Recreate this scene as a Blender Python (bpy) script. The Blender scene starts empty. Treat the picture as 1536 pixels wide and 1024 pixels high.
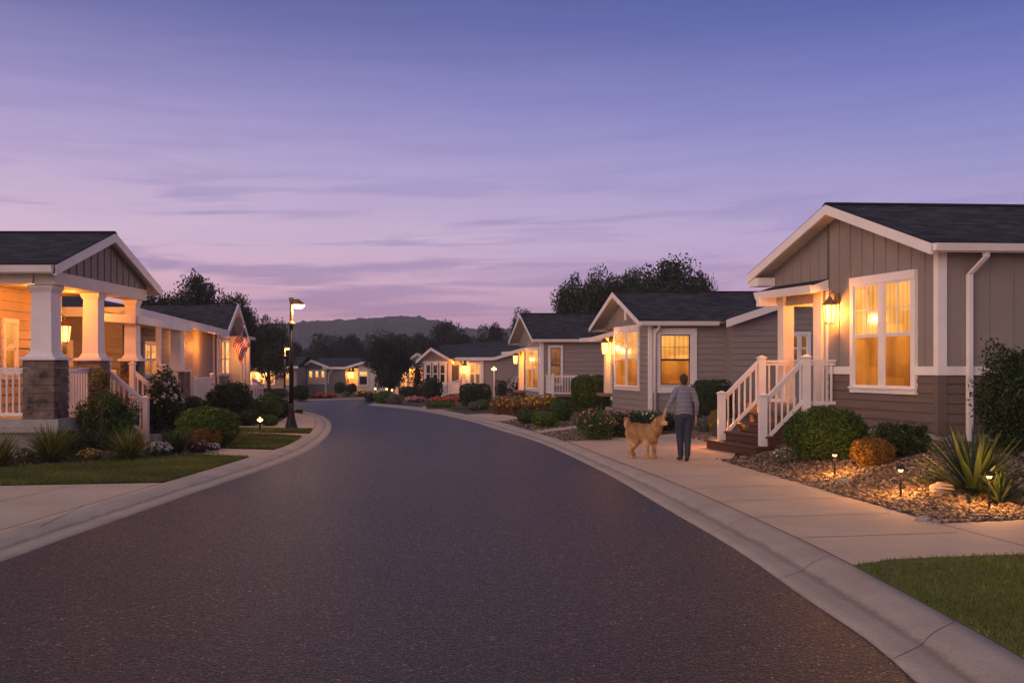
import bpy, bmesh, math, random
import numpy as np
from mathutils import Vector, Matrix
random.seed(7)
SC = bpy.context.scene
COL = SC.collection
# photograph geometry: focal length, centre column, horizon row (photo pixels), eye height (m)
F, CX, HZ, H = 1400.0, 768.0, 550.0, 1.77
R = math.radians

def g(Y):
    return -0.012 * min(max(Y - 30, 0), 65)
def gp(x, y, dz=0.0):
    d = y - HZ
    Y = F * (H - dz) / d
    if Y > 30:
        Y = F * (H - dz - .36) / (d - 16.8)
    return ((x - CX) * Y / F, Y)
def pX(x, Y): return (x - CX) * Y / F
def pZ(y, Y): return H - (y - HZ) * Y / F

# ------------------------------------------------------------------ materials
MATS = {}
def nodes_of(name):
    m = bpy.data.materials.new(name); m.use_nodes = True
    nt = m.node_tree; b = nt.nodes['Principled BSDF']
    MATS[name] = m
    return m, nt, b
def N(nt, typ, **kw):
    n = nt.nodes.new(typ)
    for k, v in kw.items():
        if k in n.inputs: n.inputs[k].default_value = v
        else: setattr(n, k, v)
    return n
def ramp(nt, fac, stops):
    r = nt.nodes.new('ShaderNodeValToRGB')
    e = r.color_ramp.elements
    while len(e) < len(stops): e.new(.5)
    for q, (p, c) in zip(e, stops):
        q.position = p; q.color = (*c, 1)
    nt.links.new(fac, r.inputs['Fac'])
    return r.outputs['Color']
def texco(nt, kind='Object', scale=(1, 1, 1)):
    t = nt.nodes.new('ShaderNodeTexCoord'); mp = nt.nodes.new('ShaderNodeMapping')
    mp.inputs['Scale'].default_value = scale
    nt.links.new(t.outputs[kind], mp.inputs['Vector'])
    return mp.outputs['Vector']
def noise(nt, vec, scale, detail=4, rough=.6):
    n = N(nt, 'ShaderNodeTexNoise', Scale=scale, Detail=detail, Roughness=rough)
    nt.links.new(vec, n.inputs['Vector'])
    return n.outputs['Fac']
def bump(nt, b, h, strength=.3, dist=.01):
    n = N(nt, 'ShaderNodeBump', Strength=strength, Distance=dist)
    nt.links.new(h, n.inputs['Height']); nt.links.new(n.outputs['Normal'], b.inputs['Normal'])
def mixc(nt, fac, a, b, mode='MIX'):
    m = nt.nodes.new('ShaderNodeMix'); m.data_type = 'RGBA'; m.blend_type = mode
    for s, v in ((0, fac), (6, a), (7, b)):
        if hasattr(v, 'links'): nt.links.new(v, m.inputs[s])
        else: m.inputs[s].default_value = v if s == 0 else (*v, 1)
    return m.outputs[2]

def mat_noise(name, c1, c2, scale=3, rough=.7, bscale=None, bstr=.3, bdist=.01, spec=.4, stretch=(1, 1, 1), coord='Object', metallic=0):
    m, nt, b = nodes_of(name)
    v = texco(nt, coord, stretch)
    nt.links.new(ramp(nt, noise(nt, v, scale), [(.3, c1), (.7, c2)]), b.inputs['Base Color'])
    b.inputs['Roughness'].default_value = rough
    b.inputs['Specular IOR Level'].default_value = spec
    b.inputs['Metallic'].default_value = metallic
    if bscale: bump(nt, b, noise(nt, v, bscale, 3), bstr, bdist)
    return m

mat_noise('white_paint', (.70, .66, .64), (.80, .76, .74), 2.5, .55, 30, .12, .003)
mat_noise('cream_paint', (.60, .55, .49), (.68, .62, .55), 2, .6, 25, .12, .003)
mat_noise('tan_paint', (.30, .235, .18), (.37, .29, .23), 2, .6, 25, .12, .003)
mat_noise('board_siding', (.225, .195, .18), (.262, .23, .212), 1.2, .75, 60, .2, .003)
mat_noise('lap_siding', (.232, .20, .188), (.275, .24, .222), 1.5, .75, 50, .2, .003, stretch=(1, 1, 6))
mat_noise('lower_siding', (.125, .092, .076), (.165, .122, .10), 1.6, .75, 50, .25, .003, stretch=(1, 1, 6))
mat_noise('grey_siding', (.19, .172, .17), (.23, .208, .205), 1.3, .75, 50, .2, .003)
mat_noise('foundation', (.30, .28, .27), (.40, .37, .35), 6, .9, 40, .4, .006)
mat_noise('dark_wood', (.055, .026, .016), (.10, .047, .028), 5, .5, 30, .3, .004, stretch=(1, 6, 6))
mat_noise('deck_wood', (.16, .11, .08), (.22, .15, .11), 5, .6, 30, .2, .004)
mat_noise('black_metal', (.012, .012, .014), (.022, .021, .022), 8, .4, metallic=.4)
mat_noise('bronze_metal', (.16, .10, .05), (.24, .15, .08), 8, .5, metallic=.3)
mat_noise('bark', (.035, .025, .018), (.075, .055, .04), 6, .95, 14, .8, .03, stretch=(1, 1, .3))
mat_noise('mulch', (.042, .031, .028), (.10, .074, .066), 22, .95, 45, 1.0, .04)
mat_noise('soil', (.05, .05, .03), (.10, .09, .05), 4, .95)
mat_noise('hill_green', (.035, .045, .032), (.07, .08, .055), .12, .95, .25, 1.0, 1.2)
mat_noise('door_dark', (.05, .04, .035), (.07, .055, .045), 2, .4)
mat_noise('skin', (.42, .24, .16), (.48, .28, .19), 12, .55)
mat_noise('hair_dark', (.018, .012, .010), (.05, .035, .028), 40, .6, 60, .6, .004, stretch=(4, 4, 1))
mat_noise('denim', (.018, .026, .05), (.034, .044, .075), 25, .85, 120, .3, .002)
mat_noise('shoe_dark', (.015, .014, .015), (.03, .028, .028), 10, .6)
mat_noise('shoe_sole', (.3, .28, .27), (.35, .33, .31), 10, .7)
mat_noise('rock_grey', (.16, .14, .14), (.33, .29, .28), 7, .9, 15, .6, .02)
mat_noise('rock_pink', (.30, .24, .21), (.42, .33, .29), 7, .9, 15, .6, .02)
mat_noise('flag_red', (.42, .008, .012), (.5, .012, .02), 8, .8)
mat_noise('flag_white', (.62, .58, .58), (.7, .66, .66), 8, .8)
mat_noise('flag_blue', (.008, .015, .11), (.012, .02, .14), 8, .8)
mat_noise('terracotta', (.25, .12, .07), (.32, .16, .10), 8, .8)

def m_asphalt():
    m, nt, b = nodes_of('asphalt')
    v = texco(nt)
    vo = N(nt, 'ShaderNodeTexVoronoi', Scale=68); nt.links.new(v, vo.inputs['Vector'])
    sp = ramp(nt, vo.outputs['Color'], [(.3, (.005, .0055, .006)), (.55, (.021, .021, .022)), (.8, (.045, .042, .042)), (.90, (.16, .12, .10)), (1, (.75, .48, .32))])  # lighter stones; the brightest warm ones are light glints painted into the colour
    vo2 = N(nt, 'ShaderNodeTexVoronoi', Scale=30); nt.links.new(v, vo2.inputs['Vector'])
    sp2 = ramp(nt, vo2.outputs['Color'], [(.3, (.6, .6, .6)), (.95, (1.25, 1.2, 1.2))])
    big = ramp(nt, noise(nt, v, .38, 6, .65), [(.3, (.70, .70, .76)), (.7, (1.3, 1.16, 1.12))])
    c = mixc(nt, 1.0, sp, big, 'MULTIPLY'); c = mixc(nt, .7, c, sp2, 'MULTIPLY')
    nt.links.new(c, b.inputs['Base Color'])
    nt.links.new(ramp(nt, noise(nt, v, 90, 2), [(.35, (.34,) * 3), (.65, (.68,) * 3)]), b.inputs['Roughness'])
    b.inputs['Specular IOR Level'].default_value = .5
    ad = N(nt, 'ShaderNodeMath', operation='ADD')
    nt.links.new(vo.outputs['Distance'], ad.inputs[0]); nt.links.new(vo2.outputs['Distance'], ad.inputs[1])
    bump(nt, b, ad.outputs[0], .9, .012)
m_asphalt()
def m_concrete(name, c1, c2):
    m, nt, b = nodes_of(name)
    v = texco(nt)
    a = ramp(nt, noise(nt, v, 1.1, 6, .62), [(.32, c1), (.68, c2)])
    s = ramp(nt, noise(nt, v, 40, 3, .7), [(.25, (.78, .78, .78)), (.55, (1.05, 1.05, 1.05))])
    st = ramp(nt, noise(nt, v, 5.5, 6, .75), [(.25, (.72, .70, .68)), (.42, (1, 1, 1))])
    c = mixc(nt, 1.0, a, s, 'MULTIPLY'); c = mixc(nt, .8, c, st, 'MULTIPLY')
    nt.links.new(c, b.inputs['Base Color']); b.inputs['Roughness'].default_value = .8
    bump(nt, b, noise(nt, v, 120, 3), .35, .003)
m_concrete('concrete', (.42, .315, .245), (.52, .40, .31))
m_concrete('curb_concrete', (.34, .275, .23), (.43, .35, .295))
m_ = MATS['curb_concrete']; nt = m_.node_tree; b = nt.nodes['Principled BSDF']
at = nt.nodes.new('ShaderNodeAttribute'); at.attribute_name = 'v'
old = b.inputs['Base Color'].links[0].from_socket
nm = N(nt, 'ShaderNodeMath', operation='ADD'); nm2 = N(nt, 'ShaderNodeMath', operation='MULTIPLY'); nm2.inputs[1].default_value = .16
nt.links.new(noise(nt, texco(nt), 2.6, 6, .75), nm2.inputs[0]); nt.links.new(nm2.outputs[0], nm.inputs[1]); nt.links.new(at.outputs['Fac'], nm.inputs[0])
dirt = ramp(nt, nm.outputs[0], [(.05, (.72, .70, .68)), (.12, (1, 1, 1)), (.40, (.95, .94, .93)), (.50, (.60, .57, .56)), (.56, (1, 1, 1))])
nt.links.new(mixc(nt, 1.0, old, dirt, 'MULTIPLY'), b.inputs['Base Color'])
mat_noise('joint_dark', (.05, .042, .04), (.08, .068, .062), 20, .95)

def m_shingle():
    m, nt, b = nodes_of('roof_shingle')
    v = texco(nt, 'UV')
    br = N(nt, 'ShaderNodeTexBrick', Scale=1.0)
    br.inputs['Brick Width'].default_value = .32; br.inputs['Row Height'].default_value = .15
    br.inputs['Mortar Size'].default_value = .008; br.inputs['Color1'].default_value = (.012, .013, .019, 1)
    br.inputs['Color2'].default_value = (.05, .05, .064, 1); br.inputs['Mortar'].default_value = (.008, .008, .011, 1)
    br.offset = .37
    nt.links.new(v, br.inputs['Vector'])
    nz = ramp(nt, noise(nt, v, 2.2, 6, .7), [(.3, (.6, .6, .6)), (.7, (1.35, 1.3, 1.3))])
    nt.links.new(mixc(nt, 1, br.outputs['Color'], nz, 'MULTIPLY'), b.inputs['Base Color'])
    b.inputs['Roughness'].default_value = .85; b.inputs['Specular IOR Level'].default_value = .3
    ad = N(nt, 'ShaderNodeMath', operation='SUBTRACT')
    nt.links.new(noise(nt, v, 70, 2), ad.inputs[0]); nt.links.new(br.outputs['Fac'], ad.inputs[1])
    bump(nt, b, ad.outputs[0], .7, .012)
m_shingle()
def m_pier():
    m, nt, b = nodes_of('pier_cladding')
    v = texco(nt, 'Object', (1, 1, 1))
    n1 = ramp(nt, noise(nt, v, 2.6, 7, .7), [(.40, (.022, .017, .016)), (.46, (.11, .075, .058)), (.56, (.16, .115, .085)), (.62, (.20, .16, .14)), (.67, (.36, .29, .24))])
    nt.links.new(n1, b.inputs['Base Color']); b.inputs['Roughness'].default_value = .85
    bump(nt, b, noise(nt, v, 18, 5), .5, .01)
m_pier()

def m_leaf(name, dark, light, third=None):
    m, nt, b = nodes_of(name)
    at = nt.nodes.new('ShaderNodeAttribute'); at.attribute_name = 'v'
    stops = [(.0, dark), (.75, light)] + ([(1, third)] if third else [])
    nt.links.new(ramp(nt, at.outputs['Fac'], stops), b.inputs['Base Color'])
    b.inputs['Roughness'].default_value = .55; b.inputs['Specular IOR Level'].default_value = .35
    b.inputs['Transmission Weight'].default_value = 0
    tr = N(nt, 'ShaderNodeBsdfTranslucent'); mx = N(nt, 'ShaderNodeMixShader', Fac=.25)
    nt.links.new(ramp(nt, at.outputs['Fac'], stops), tr.inputs['Color'])
    out = nt.nodes['Material Output']
    nt.links.new(b.outputs[0], mx.inputs[1]); nt.links.new(tr.outputs[0], mx.inputs[2]); nt.links.new(mx.outputs[0], out.inputs['Surface'])
m_leaf('leaf_box', (.022, .055, .006), (.075, .14, .014), (.15, .19, .03))
m_leaf('leaf_dark', (.012, .028, .006), (.036, .066, .014), (.08, .11, .025))
m_leaf('leaf_tree', (.010, .022, .007), (.034, .056, .016), (.075, .095, .028))
m_leaf('leaf_light', (.04, .085, .008), (.12, .19, .016), (.21, .26, .03))
m_leaf('leaf_olive', (.05, .065, .008), (.18, .19, .03), (.40, .34, .09))
m_leaf('leaf_grey', (.08, .095, .065), (.19, .20, .14), (.33, .31, .25))
m_leaf('leaf_orange', (.10, .055, .008), (.28, .15, .014), (.48, .28, .03))
m_leaf('leaf_gold', (.12, .10, .02), (.33, .22, .04), (.5, .33, .08))
m_leaf('leaf_purple', (.05, .025, .03), (.12, .06, .06), (.2, .11, .10))
m_leaf('leaf_yucca', (.02, .042, .012), (.07, .11, .03), (.18, .20, .07))
m_leaf('petal_white', (.55, .48, .44), (.75, .68, .62))
m_leaf('petal_pink', (.5, .17, .2), (.65, .32, .33))
m_leaf('petal_red', (.45, .05, .04), (.6, .12, .07))
m_leaf('petal_yellow', (.55, .32, .06), (.75, .5, .12))
m_leaf('lawn_blade', (.06, .085, .012), (.19, .20, .03), (.36, .28, .08))
m_leaf('pebble', (.075, .052, .04), (.25, .18, .125), (.46, .35, .25))
m_leaf('dog_fur', (.44, .24, .09), (.72, .46, .21), (.90, .68, .40))
mat_noise('dog_skin', (.42, .24, .10), (.70, .46, .22), 9, .8, 60, .8, .01, stretch=(1, 1, .4))
mat_noise('dog_ear', (.30, .15, .055), (.46, .26, .10), 20, .85, 60, .8, .01)
mat_noise('dog_nose', (.01, .008, .008), (.02, .016, .015), 10, .35)
mat_noise('lawn_soil', (.08, .095, .018), (.15, .16, .035), 5, .95, 60, .8, .02)

def m_jacket():
    m, nt, b = nodes_of('striped_jacket')
    v = texco(nt, 'Object')
    w = N(nt, 'ShaderNodeTexWave', Scale=13, Distortion=2.0, Detail=2)
    w.bands_direction = 'Z'; w.inputs['Detail Scale'].default_value = 2.5
    nt.links.new(v, w.inputs['Vector'])
    nt.links.new(ramp(nt, w.outputs['Fac'], [(.38, (.022, .027, .055)), (.6, (.36, .37, .44))]), b.inputs['Base Color'])
    b.inputs['Roughness'].default_value = .9
    bump(nt, b, w.outputs['Fac'], .5, .012)
m_jacket()

def m_lit(name, bot, top, strength, folds=0.0):
    """a lit room behind glass, seen through a blind or curtain"""
    m, nt, b = nodes_of(name)
    v = texco(nt, 'UV')
    sp = N(nt, 'ShaderNodeSeparateXYZ'); nt.links.new(v, sp.inputs[0])
    c = ramp(nt, sp.outputs['Y'], [(.0, bot), (1, top)])
    n = ramp(nt, noise(nt, v, 1.1, 2), [(.3, (.72, .64, .55)), (.62, (1.1, 1.1, 1.1))])
    c = mixc(nt, .9, c, n, 'MULTIPLY')
    vo = N(nt, 'ShaderNodeTexVoronoi', Scale=1.7); vo.distance = 'CHEBYCHEV'; nt.links.new(v, vo.inputs['Vector'])
    c = mixc(nt, .55, c, ramp(nt, vo.outputs['Color'], [(.35, (.55, .46, .38)), (.5, (1, 1, 1))]), 'MULTIPLY')
    if folds:
        w = N(nt, 'ShaderNodeTexWave', Scale=folds, Distortion=1.2); w.bands_direction = 'X'
        nt.links.new(v, w.inputs['Vector'])
        c = mixc(nt, .5, c, ramp(nt, w.outputs['Fac'], [(.1, (.66, .6, .5)), (.6, (1.1, 1.1, 1.1))]), 'MULTIPLY')
    b.inputs['Base Color'].default_value = (.02, .015, .01, 1)
    b.inputs['Roughness'].default_value = .08
    nt.links.new(c, b.inputs['Emission Color']); b.inputs['Emission Strength'].default_value = strength
m_lit('lit_shade', (1.0, .42, .08), (1.0, .47, .11), 1.25, 2.0)
m_lit('lit_amber', (.55, .16, .014), (1.0, .33, .035), .80, .45)
m_lit('lit_curtain', (1.0, .38, .07), (1.0, .46, .11), 1.15, 4.0)
m_lit('lit_dim', (.30, .10, .015), (.55, .22, .05), .55, 3)
m_lit('lit_far', (1.0, .46, .09), (1.0, .62, .2), 1.5)
mm, nt, b = nodes_of('dark_glass')
b.inputs['Base Color'].default_value = (.018, .016, .02, 1); b.inputs['Roughness'].default_value = .06
b.inputs['Specular IOR Level'].default_value = .8
def m_glow(name, col, s, tr=.5):
    m = bpy.data.materials.new(name); m.use_nodes = True; MATS[name] = m
    nt = m.node_tree; nt.nodes.clear()
    o = nt.nodes.new('ShaderNodeOutputMaterial'); a = nt.nodes.new('ShaderNodeAddShader')
    e = N(nt, 'ShaderNodeEmission', Color=(*col, 1), Strength=s); t = N(nt, 'ShaderNodeBsdfTransparent', Color=(tr, tr, tr, 1))
    nt.links.new(e.outputs[0], a.inputs[0]); nt.links.new(t.outputs[0], a.inputs[1]); nt.links.new(a.outputs[0], o.inputs[0])
m_glow('lantern_glass', (1, .55, .16), 1.6, .9)
m_glow('lamp_lens', (1, .55, .19), 2.6, .9)
WARM = (1.0, .30, .042)

# ------------------------------------------------------------------ helpers
class MB:
    def __init__(s): s.v = []; s.f = []; s.uv = []
    def poly(s, pts, uv=None):
        i = len(s.v); s.v += [tuple(p) for p in pts]; s.f.append(list(range(i, i + len(pts))))
        s.uv.append(uv if uv else [(0, 0)] * len(pts))
    def hexa(s, c):
        """c: 4 bottom corners then 4 top corners"""
        i = len(s.v); s.v += [tuple(p) for p in c]
        for q in ((3, 2, 1, 0), (4, 5, 6, 7), (0, 1, 5, 4), (1, 2, 6, 5), (2, 3, 7, 6), (3, 0, 4, 7)):
            s.f.append([i + k for k in q]); s.uv.append([(0, 0)] * 4)
    def box(s, T, x0, x1, y0, y1, z0, z1):
        s.hexa([T(x, y, z) for z in (z0, z1) for x, y in ((x0, y0), (x1, y0), (x1, y1), (x0, y1))])
    def bar(s, p, q, w, h=None, up=(0, 0, 1)):
        """square bar from p to q"""
        p, q = Vector(p), Vector(q); d = (q - p).normalized(); h = h or w
        side = d.cross(Vector(up))
        side = side.normalized() if side.length > 1e-4 else Vector((1, 0, 0))
        u2 = side.cross(d)
        o = [side * a * w / 2 + u2 * b_ * h / 2 for a, b_ in ((-1, -1), (1, -1), (1, 1), (-1, 1))]
        s.hexa([p + k for k in o] + [q + k for k in o])
    def tube(s, pts, rad, n=10, cap=True):
        pts = [Vector(p) for p in pts]; rad = rad if hasattr(rad, '__len__') else [rad] * len(pts)
        rings = []
        for k, p in enumerate(pts):
            d = (pts[min(k + 1, len(pts) - 1)] - pts[max(k - 1, 0)]).normalized()
            a = d.cross(Vector((0, 1, .01)))
            a = a.normalized() if a.length > .1 else d.cross(Vector((1, 0, 0))).normalized()
            c = d.cross(a); i = len(s.v)
            s.v += [tuple(p + (a * math.cos(t) + c * math.sin(t)) * rad[k]) for t in [j * 2 * math.pi / n for j in range(n)]]
            rings.append(i)
        for A, B in zip(rings, rings[1:]):
            for j in range(n):
                s.f.append([A + j, A + (j + 1) % n, B + (j + 1) % n, B + j]); s.uv.append([(0, 0)] * 4)
        if cap:
            for A in (rings[0], rings[-1]): s.f.append([A + j for j in range(n)]); s.uv.append([(0, 0)] * n)
    def build(s, name, mat, parent=None, smooth=False, bevel=0, loc=None):
        me = bpy.data.meshes.new(name)
        off = Vector(parent.get('_o', (0, 0, 0))) if parent else Vector(loc or (0, 0, 0))
        me.from_pydata([tuple(Vector(p) - off) for p in s.v], [], s.f)
        ul = me.uv_layers.new(name='UVMap')
        flat = [c for f in s.uv for c in f]
        ul.data.foreach_set('uv', [x for c in flat for x in c])
        bm = bmesh.new(); bm.from_mesh(me); bmesh.ops.recalc_face_normals(bm, faces=bm.faces); bm.to_mesh(me); bm.free()
        if smooth: me.polygons.foreach_set('use_smooth', [True] * len(me.polygons))
        me.materials.append(MATS[mat])
        o = bpy.data.objects.new(name, me); COL.objects.link(o)
        if parent:
            o.parent = parent; o['_o'] = tuple(off)
        else:
            o.location = off; o['_o'] = tuple(off)
        if bevel:
            bv = o.modifiers.new('b', 'BEVEL'); bv.width = bevel; bv.segments = 2; bv.limit_method = 'ANGLE'
        return o
def tag(o, label=None, cat=None, group=None, kind=None):
    for k, v in (('label', label), ('category', cat), ('group', group), ('kind', kind)):
        if v: o[k] = v
    return o
def empty(name, loc, label, cat, group=None):
    o = bpy.data.objects.new(name, None); COL.objects.link(o); o.location = loc; o.empty_display_size = .3
    o['_o'] = tuple(loc)
    return tag(o, label, cat, group)
def wp(x, y, z): return Vector((x, y, z))
def npmesh(name, V, Fc, mats, v=None, mi=None, parent=None, loc=(0, 0, 0), smooth=False):
    """mesh from numpy arrays; Fc (n,k)"""
    me = bpy.data.meshes.new(name); k = Fc.shape[1]; n = len(Fc)
    me.vertices.add(len(V)); me.vertices.foreach_set('co', V.astype(np.float32).ravel())
    me.loops.add(n * k); me.loops.foreach_set('vertex_index', Fc.astype(np.int32).ravel())
    me.polygons.add(n); me.polygons.foreach_set('loop_start', np.arange(0, n * k, k, dtype=np.int32))
    me.polygons.foreach_set('loop_total', np.full(n, k, dtype=np.int32))
    for m in mats: me.materials.append(MATS[m])
    if mi is not None: me.polygons.foreach_set('material_index', mi.astype(np.int32))
    me.polygons.foreach_set('use_smooth', np.full(n, smooth))
    me.update(calc_edges=True)
    if v is not None:
        a = me.attributes.new('v', 'FLOAT', 'FACE'); a.data.foreach_set('value', v.astype(np.float32))
    o = bpy.data.objects.new(name, me); COL.objects.link(o)
    if parent: o.parent = parent
    else: o.location = loc
    return o
def lamp(loc, watts, parent=None, radius=.05, col=WARM, name='bulb_light', spot=None):
    L = bpy.data.lights.new(name, 'SPOT' if spot else 'POINT'); L.energy = watts * 1.3; L.color = col; L.shadow_soft_size = radius
    if spot: L.spot_size = spot; L.spot_blend = .6
    o = bpy.data.objects.new(name, L); COL.objects.link(o)
    if parent: o.parent = parent; o.location = Vector(loc) - Vector(parent.get('_o', (0, 0, 0)))
    else: o.location = loc
    return o

# ------------------------------------------------------------------ terrain, road, kerbs
def resample(P, n):
    P = np.array(P, float); d = np.r_[0, np.cumsum(np.linalg.norm(np.diff(P, axis=0), axis=1))]
    # smooth (Catmull-like through cubic Hermite on arc length)
    t = np.linspace(0, d[-1], n); out = np.zeros((n, 2))
    m = np.gradient(P, d, axis=0)
    k = np.clip(np.searchsorted(d, t, side='right') - 1, 0, len(P) - 2)
    h = d[k + 1] - d[k]; s = ((t - d[k]) / h)[:, None]; h = h[:, None]
    out = (2 * s**3 - 3 * s**2 + 1) * P[k] + (s**3 - 2 * s**2 + s) * h * m[k] + (-2 * s**3 + 3 * s**2) * P[k + 1] + (s**3 - s**2) * h * m[k + 1]
    return out
RZ = -.05
r_edge = [(2.62, -14), (2.5, 0)] + [gp(x, y, RZ) for x, y in ((1377, 1024), (1321, 974), (1209, 897), (1115, 831), (1000, 763), (926, 719), (867, 689), (808, 663), (740, 642), (684, 626.5), (640, 617.5), (590, 611), (550, 607.6))]
r_back = [(3.5, -14), (3.42, 0)] + [gp(x, y) for x, y in ((1700, 1100), (1536, 988), (1400, 913), (1279, 848), (1129, 776), (1000, 719.5), (924, 690.7), (850, 662), (801, 646.7), (748, 632), (700, 621.5), (650, 613), (600, 607.8), (562, 604.5))]
l_edge = [(-5.3, -14), (-5.0, 0)] + [gp(x, y, RZ) for x, y in ((0, 842.5), (169, 782), (338, 723), (415, 697), (460, 678), (485, 660), (496.5, 644), (493.5, 630.5), (474, 620.8), (452, 616), (425, 610), (390, 605.5))]
l_back = [(-6.2, -14), (-5.95, 0)] + [gp(x, y) for x, y in ((0, 795.7), (125, 759), (249, 723), (374, 685.7), (416, 673), (453.6, 655), (469, 643), (473, 634.5), (469, 626.6), (450, 617.9), (424, 611.5), (386, 606.2))]
REs, RBs, LEs, LBs = (resample(p, 150) for p in (r_edge, r_back, l_edge, l_back))
def loft(name, A, B, prof, mat, kind='structure'):
    """sheet between polylines A and B; prof: (t, z)"""
    n, k = len(A), len(prof); V = []
    for a, b_ in zip(A, B):
        for t, z in prof:
            x, y = a + (b_ - a) * t; V.append((x, y, g(y) + z))
    Fc = [(i * k + j, (i + 1) * k + j, (i + 1) * k + j + 1, i * k + j + 1) for i in range(n - 1) for j in range(k - 1)]
    o = npmesh(name, np.array(V), np.array(Fc), [mat], smooth=True)
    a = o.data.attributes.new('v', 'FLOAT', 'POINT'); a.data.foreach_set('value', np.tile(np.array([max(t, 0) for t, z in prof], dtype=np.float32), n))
    tag(o, kind=kind); return o
prof = [(-.01, -.06), (0, RZ + .005), (.2, -.045), (.38, -.046), (.42, -.046), (.54, -.010), (.66, .003), (.82, .005), (1.0, .006), (1.0, -.06)]
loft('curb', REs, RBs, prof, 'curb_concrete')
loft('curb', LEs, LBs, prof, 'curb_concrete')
farc = [(-60, 66), (-30, 59.5)] + [gp(x, y) for x, y in ((430, 600.5), (500, 598.5), (550, 597))] + [(0, 67.5), (60, 70)]
farc = resample(farc, 60)
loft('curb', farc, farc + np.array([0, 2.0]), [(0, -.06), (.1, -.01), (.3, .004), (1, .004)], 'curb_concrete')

def sheet(name, pts, dz, mat, kind='structure', thick=0):
    bm = bmesh.new()
    bm.faces.new([bm.verts.new((x, y, 0)) for x, y in pts])
    for yy in (30, 95):
        bmesh.ops.bisect_plane(bm, geom=bm.verts[:] + bm.edges[:] + bm.faces[:], plane_co=(0, yy, 0), plane_no=(0, 1, 0))
    bmesh.ops.triangulate(bm, faces=bm.faces)
    for v in bm.verts: v.co.z = g(v.co.y) + dz
    bmesh.ops.recalc_face_normals(bm, faces=bm.faces)
    me = bpy.data.meshes.new(name); bm.to_mesh(me); bm.free(); me.materials.append(MATS[mat])
    o = bpy.data.objects.new(name, me); COL.objects.link(o); tag(o, kind=kind); return o
def gpoly(*px): return [gp(x, y) for x, y in px]
sheet('ground', [(-420, -40), (420, -40), (420, 600), (-420, 600)], -.1, 'soil')
sheet('road', [(-40, -15), (40, -15), (60, 71), (-60, 67)], RZ, 'asphalt')
sheet('yard', [tuple(p) for p in LBs] + [(-60, 56), (-60, -14)], -.006, 'mulch')
sheet('yard', [tuple(p) for p in RBs] + [(70, 61), (70, -14)], -.006, 'mulch')
sheet('yard', [tuple(p + np.array([0, 1.9])) for p in farc] + [(300, 380), (-300, 380), (-60, 68)], -.002, 'soil')
# concrete walks and driveways
def near(poly, x): # point of a kerb back line at photo column x
    best = min(poly, key=lambda p: abs(CX + F * p[0] / max(p[1], .5) - x) if p[1] > 3 else 1e9); return tuple(best)
walk_r = [tuple(p) for p in RBs if 2.5 < p[1] < 24.5]
def seg(P, y0, y1): return [tuple(p) for p in P if y0 <= p[1] <= y1]
bed_l = [gp(1410, 785), gp(1330, 762), gp(1250, 738), gp(1170, 715), gp(1095, 695)]
sheet('sidewalk', seg(RBs, -14, 22.4) + gpoly((868, 661), (905, 657.5), (945, 654.5), (985, 652.5)) + [gp(1060, 646), gp(1098, 650), gp(1112, 664)] + gpoly((1095, 695), (1170, 715), (1250, 738), (1330, 762), (1410, 785), (1536, 779.5)) + [(10, 10.9), (10, -14)], .004, 'concrete')
sheet('walkway', [near(RBs, 742)] + gpoly((785, 635), (790, 629), (760, 622), (735, 620)) + [near(RBs, 700)], .004, 'concrete')
sheet('walkway', [near(RBs, 812)] + gpoly((866, 642), (864, 638.5), (840, 640)) + [near(RBs, 800)], .006, 'concrete')
sheet('walkway', [near(RBs, 665)] + gpoly((700, 612), (680, 609.5), (640, 608.5)) + [near(RBs, 630)], .004, 'concrete')
sheet('driveway', seg(LBs, -14, 13.9) + gpoly((243, 724), (0, 728.5)) + [(-16, 13.8), (-16, -14)], .003, 'concrete')
sheet('walkway', seg(LBs, 17.6, 19.9) + gpoly((320, 672.5), (285, 676), (255, 682), (374, 685.7)), .003, 'concrete')
sheet('walkway', seg(LBs, 23.3, 25.0) + gpoly((357, 648), (357, 652)), .003, 'concrete')
sheet('walkway', seg(LBs, 26.6, 35.5) + gpoly((440, 618), (432, 624), (420, 632), (400, 636), (357, 637), (357, 643)), .003, 'concrete')

# expansion joints: narrow filler strips
J = MB()
def joint(a, b_, w=.012, dz=.0075):
    (x0, y0), (x1, y1) = a, b_; d = Vector((x1 - x0, y1 - y0)); n = Vector((-d.y, d.x)).normalized() * w / 2
    ps = []
    for q in (0, 1):
        x, y = (x0, y0) if q == 0 else (x1, y1)
        ps.append((Vector((x, y, g(y) + dz)), n))
    J.poly([ps[0][0] - Vector((*n, 0)), ps[1][0] - Vector((*n, 0)), ps[1][0] + Vector((*n, 0)), ps[0][0] + Vector((*n, 0))])
for a, b_ in (((1129, 776), (1335, 770)), ((1194, 807), (1436, 799)), ((1078, 752), (1252, 747)), ((1032, 733), (1190, 728)), ((985, 716), (1140, 712)), ((945, 700), (1095, 700)), ((1410, 786), (1700, 862)), ((905, 683), (1000, 676))):
    joint(gp(*a), gp(*b_))
for a, b_ in (((0, 752), (100, 730)), ((125, 759), (60, 790)), ((440, 633), (472, 634)), ((400, 679), (345, 678))):
    joint(gp(*a), gp(*b_), .01, .0062)
for P in (RBs, LBs):
    for p, q in zip(P, P[1:]):
        if 4 < p[1] < 30: joint(p, q, .016, .0068)
J.build('joint_filler', 'joint_dark').__setitem__('kind', 'structure')
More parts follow.
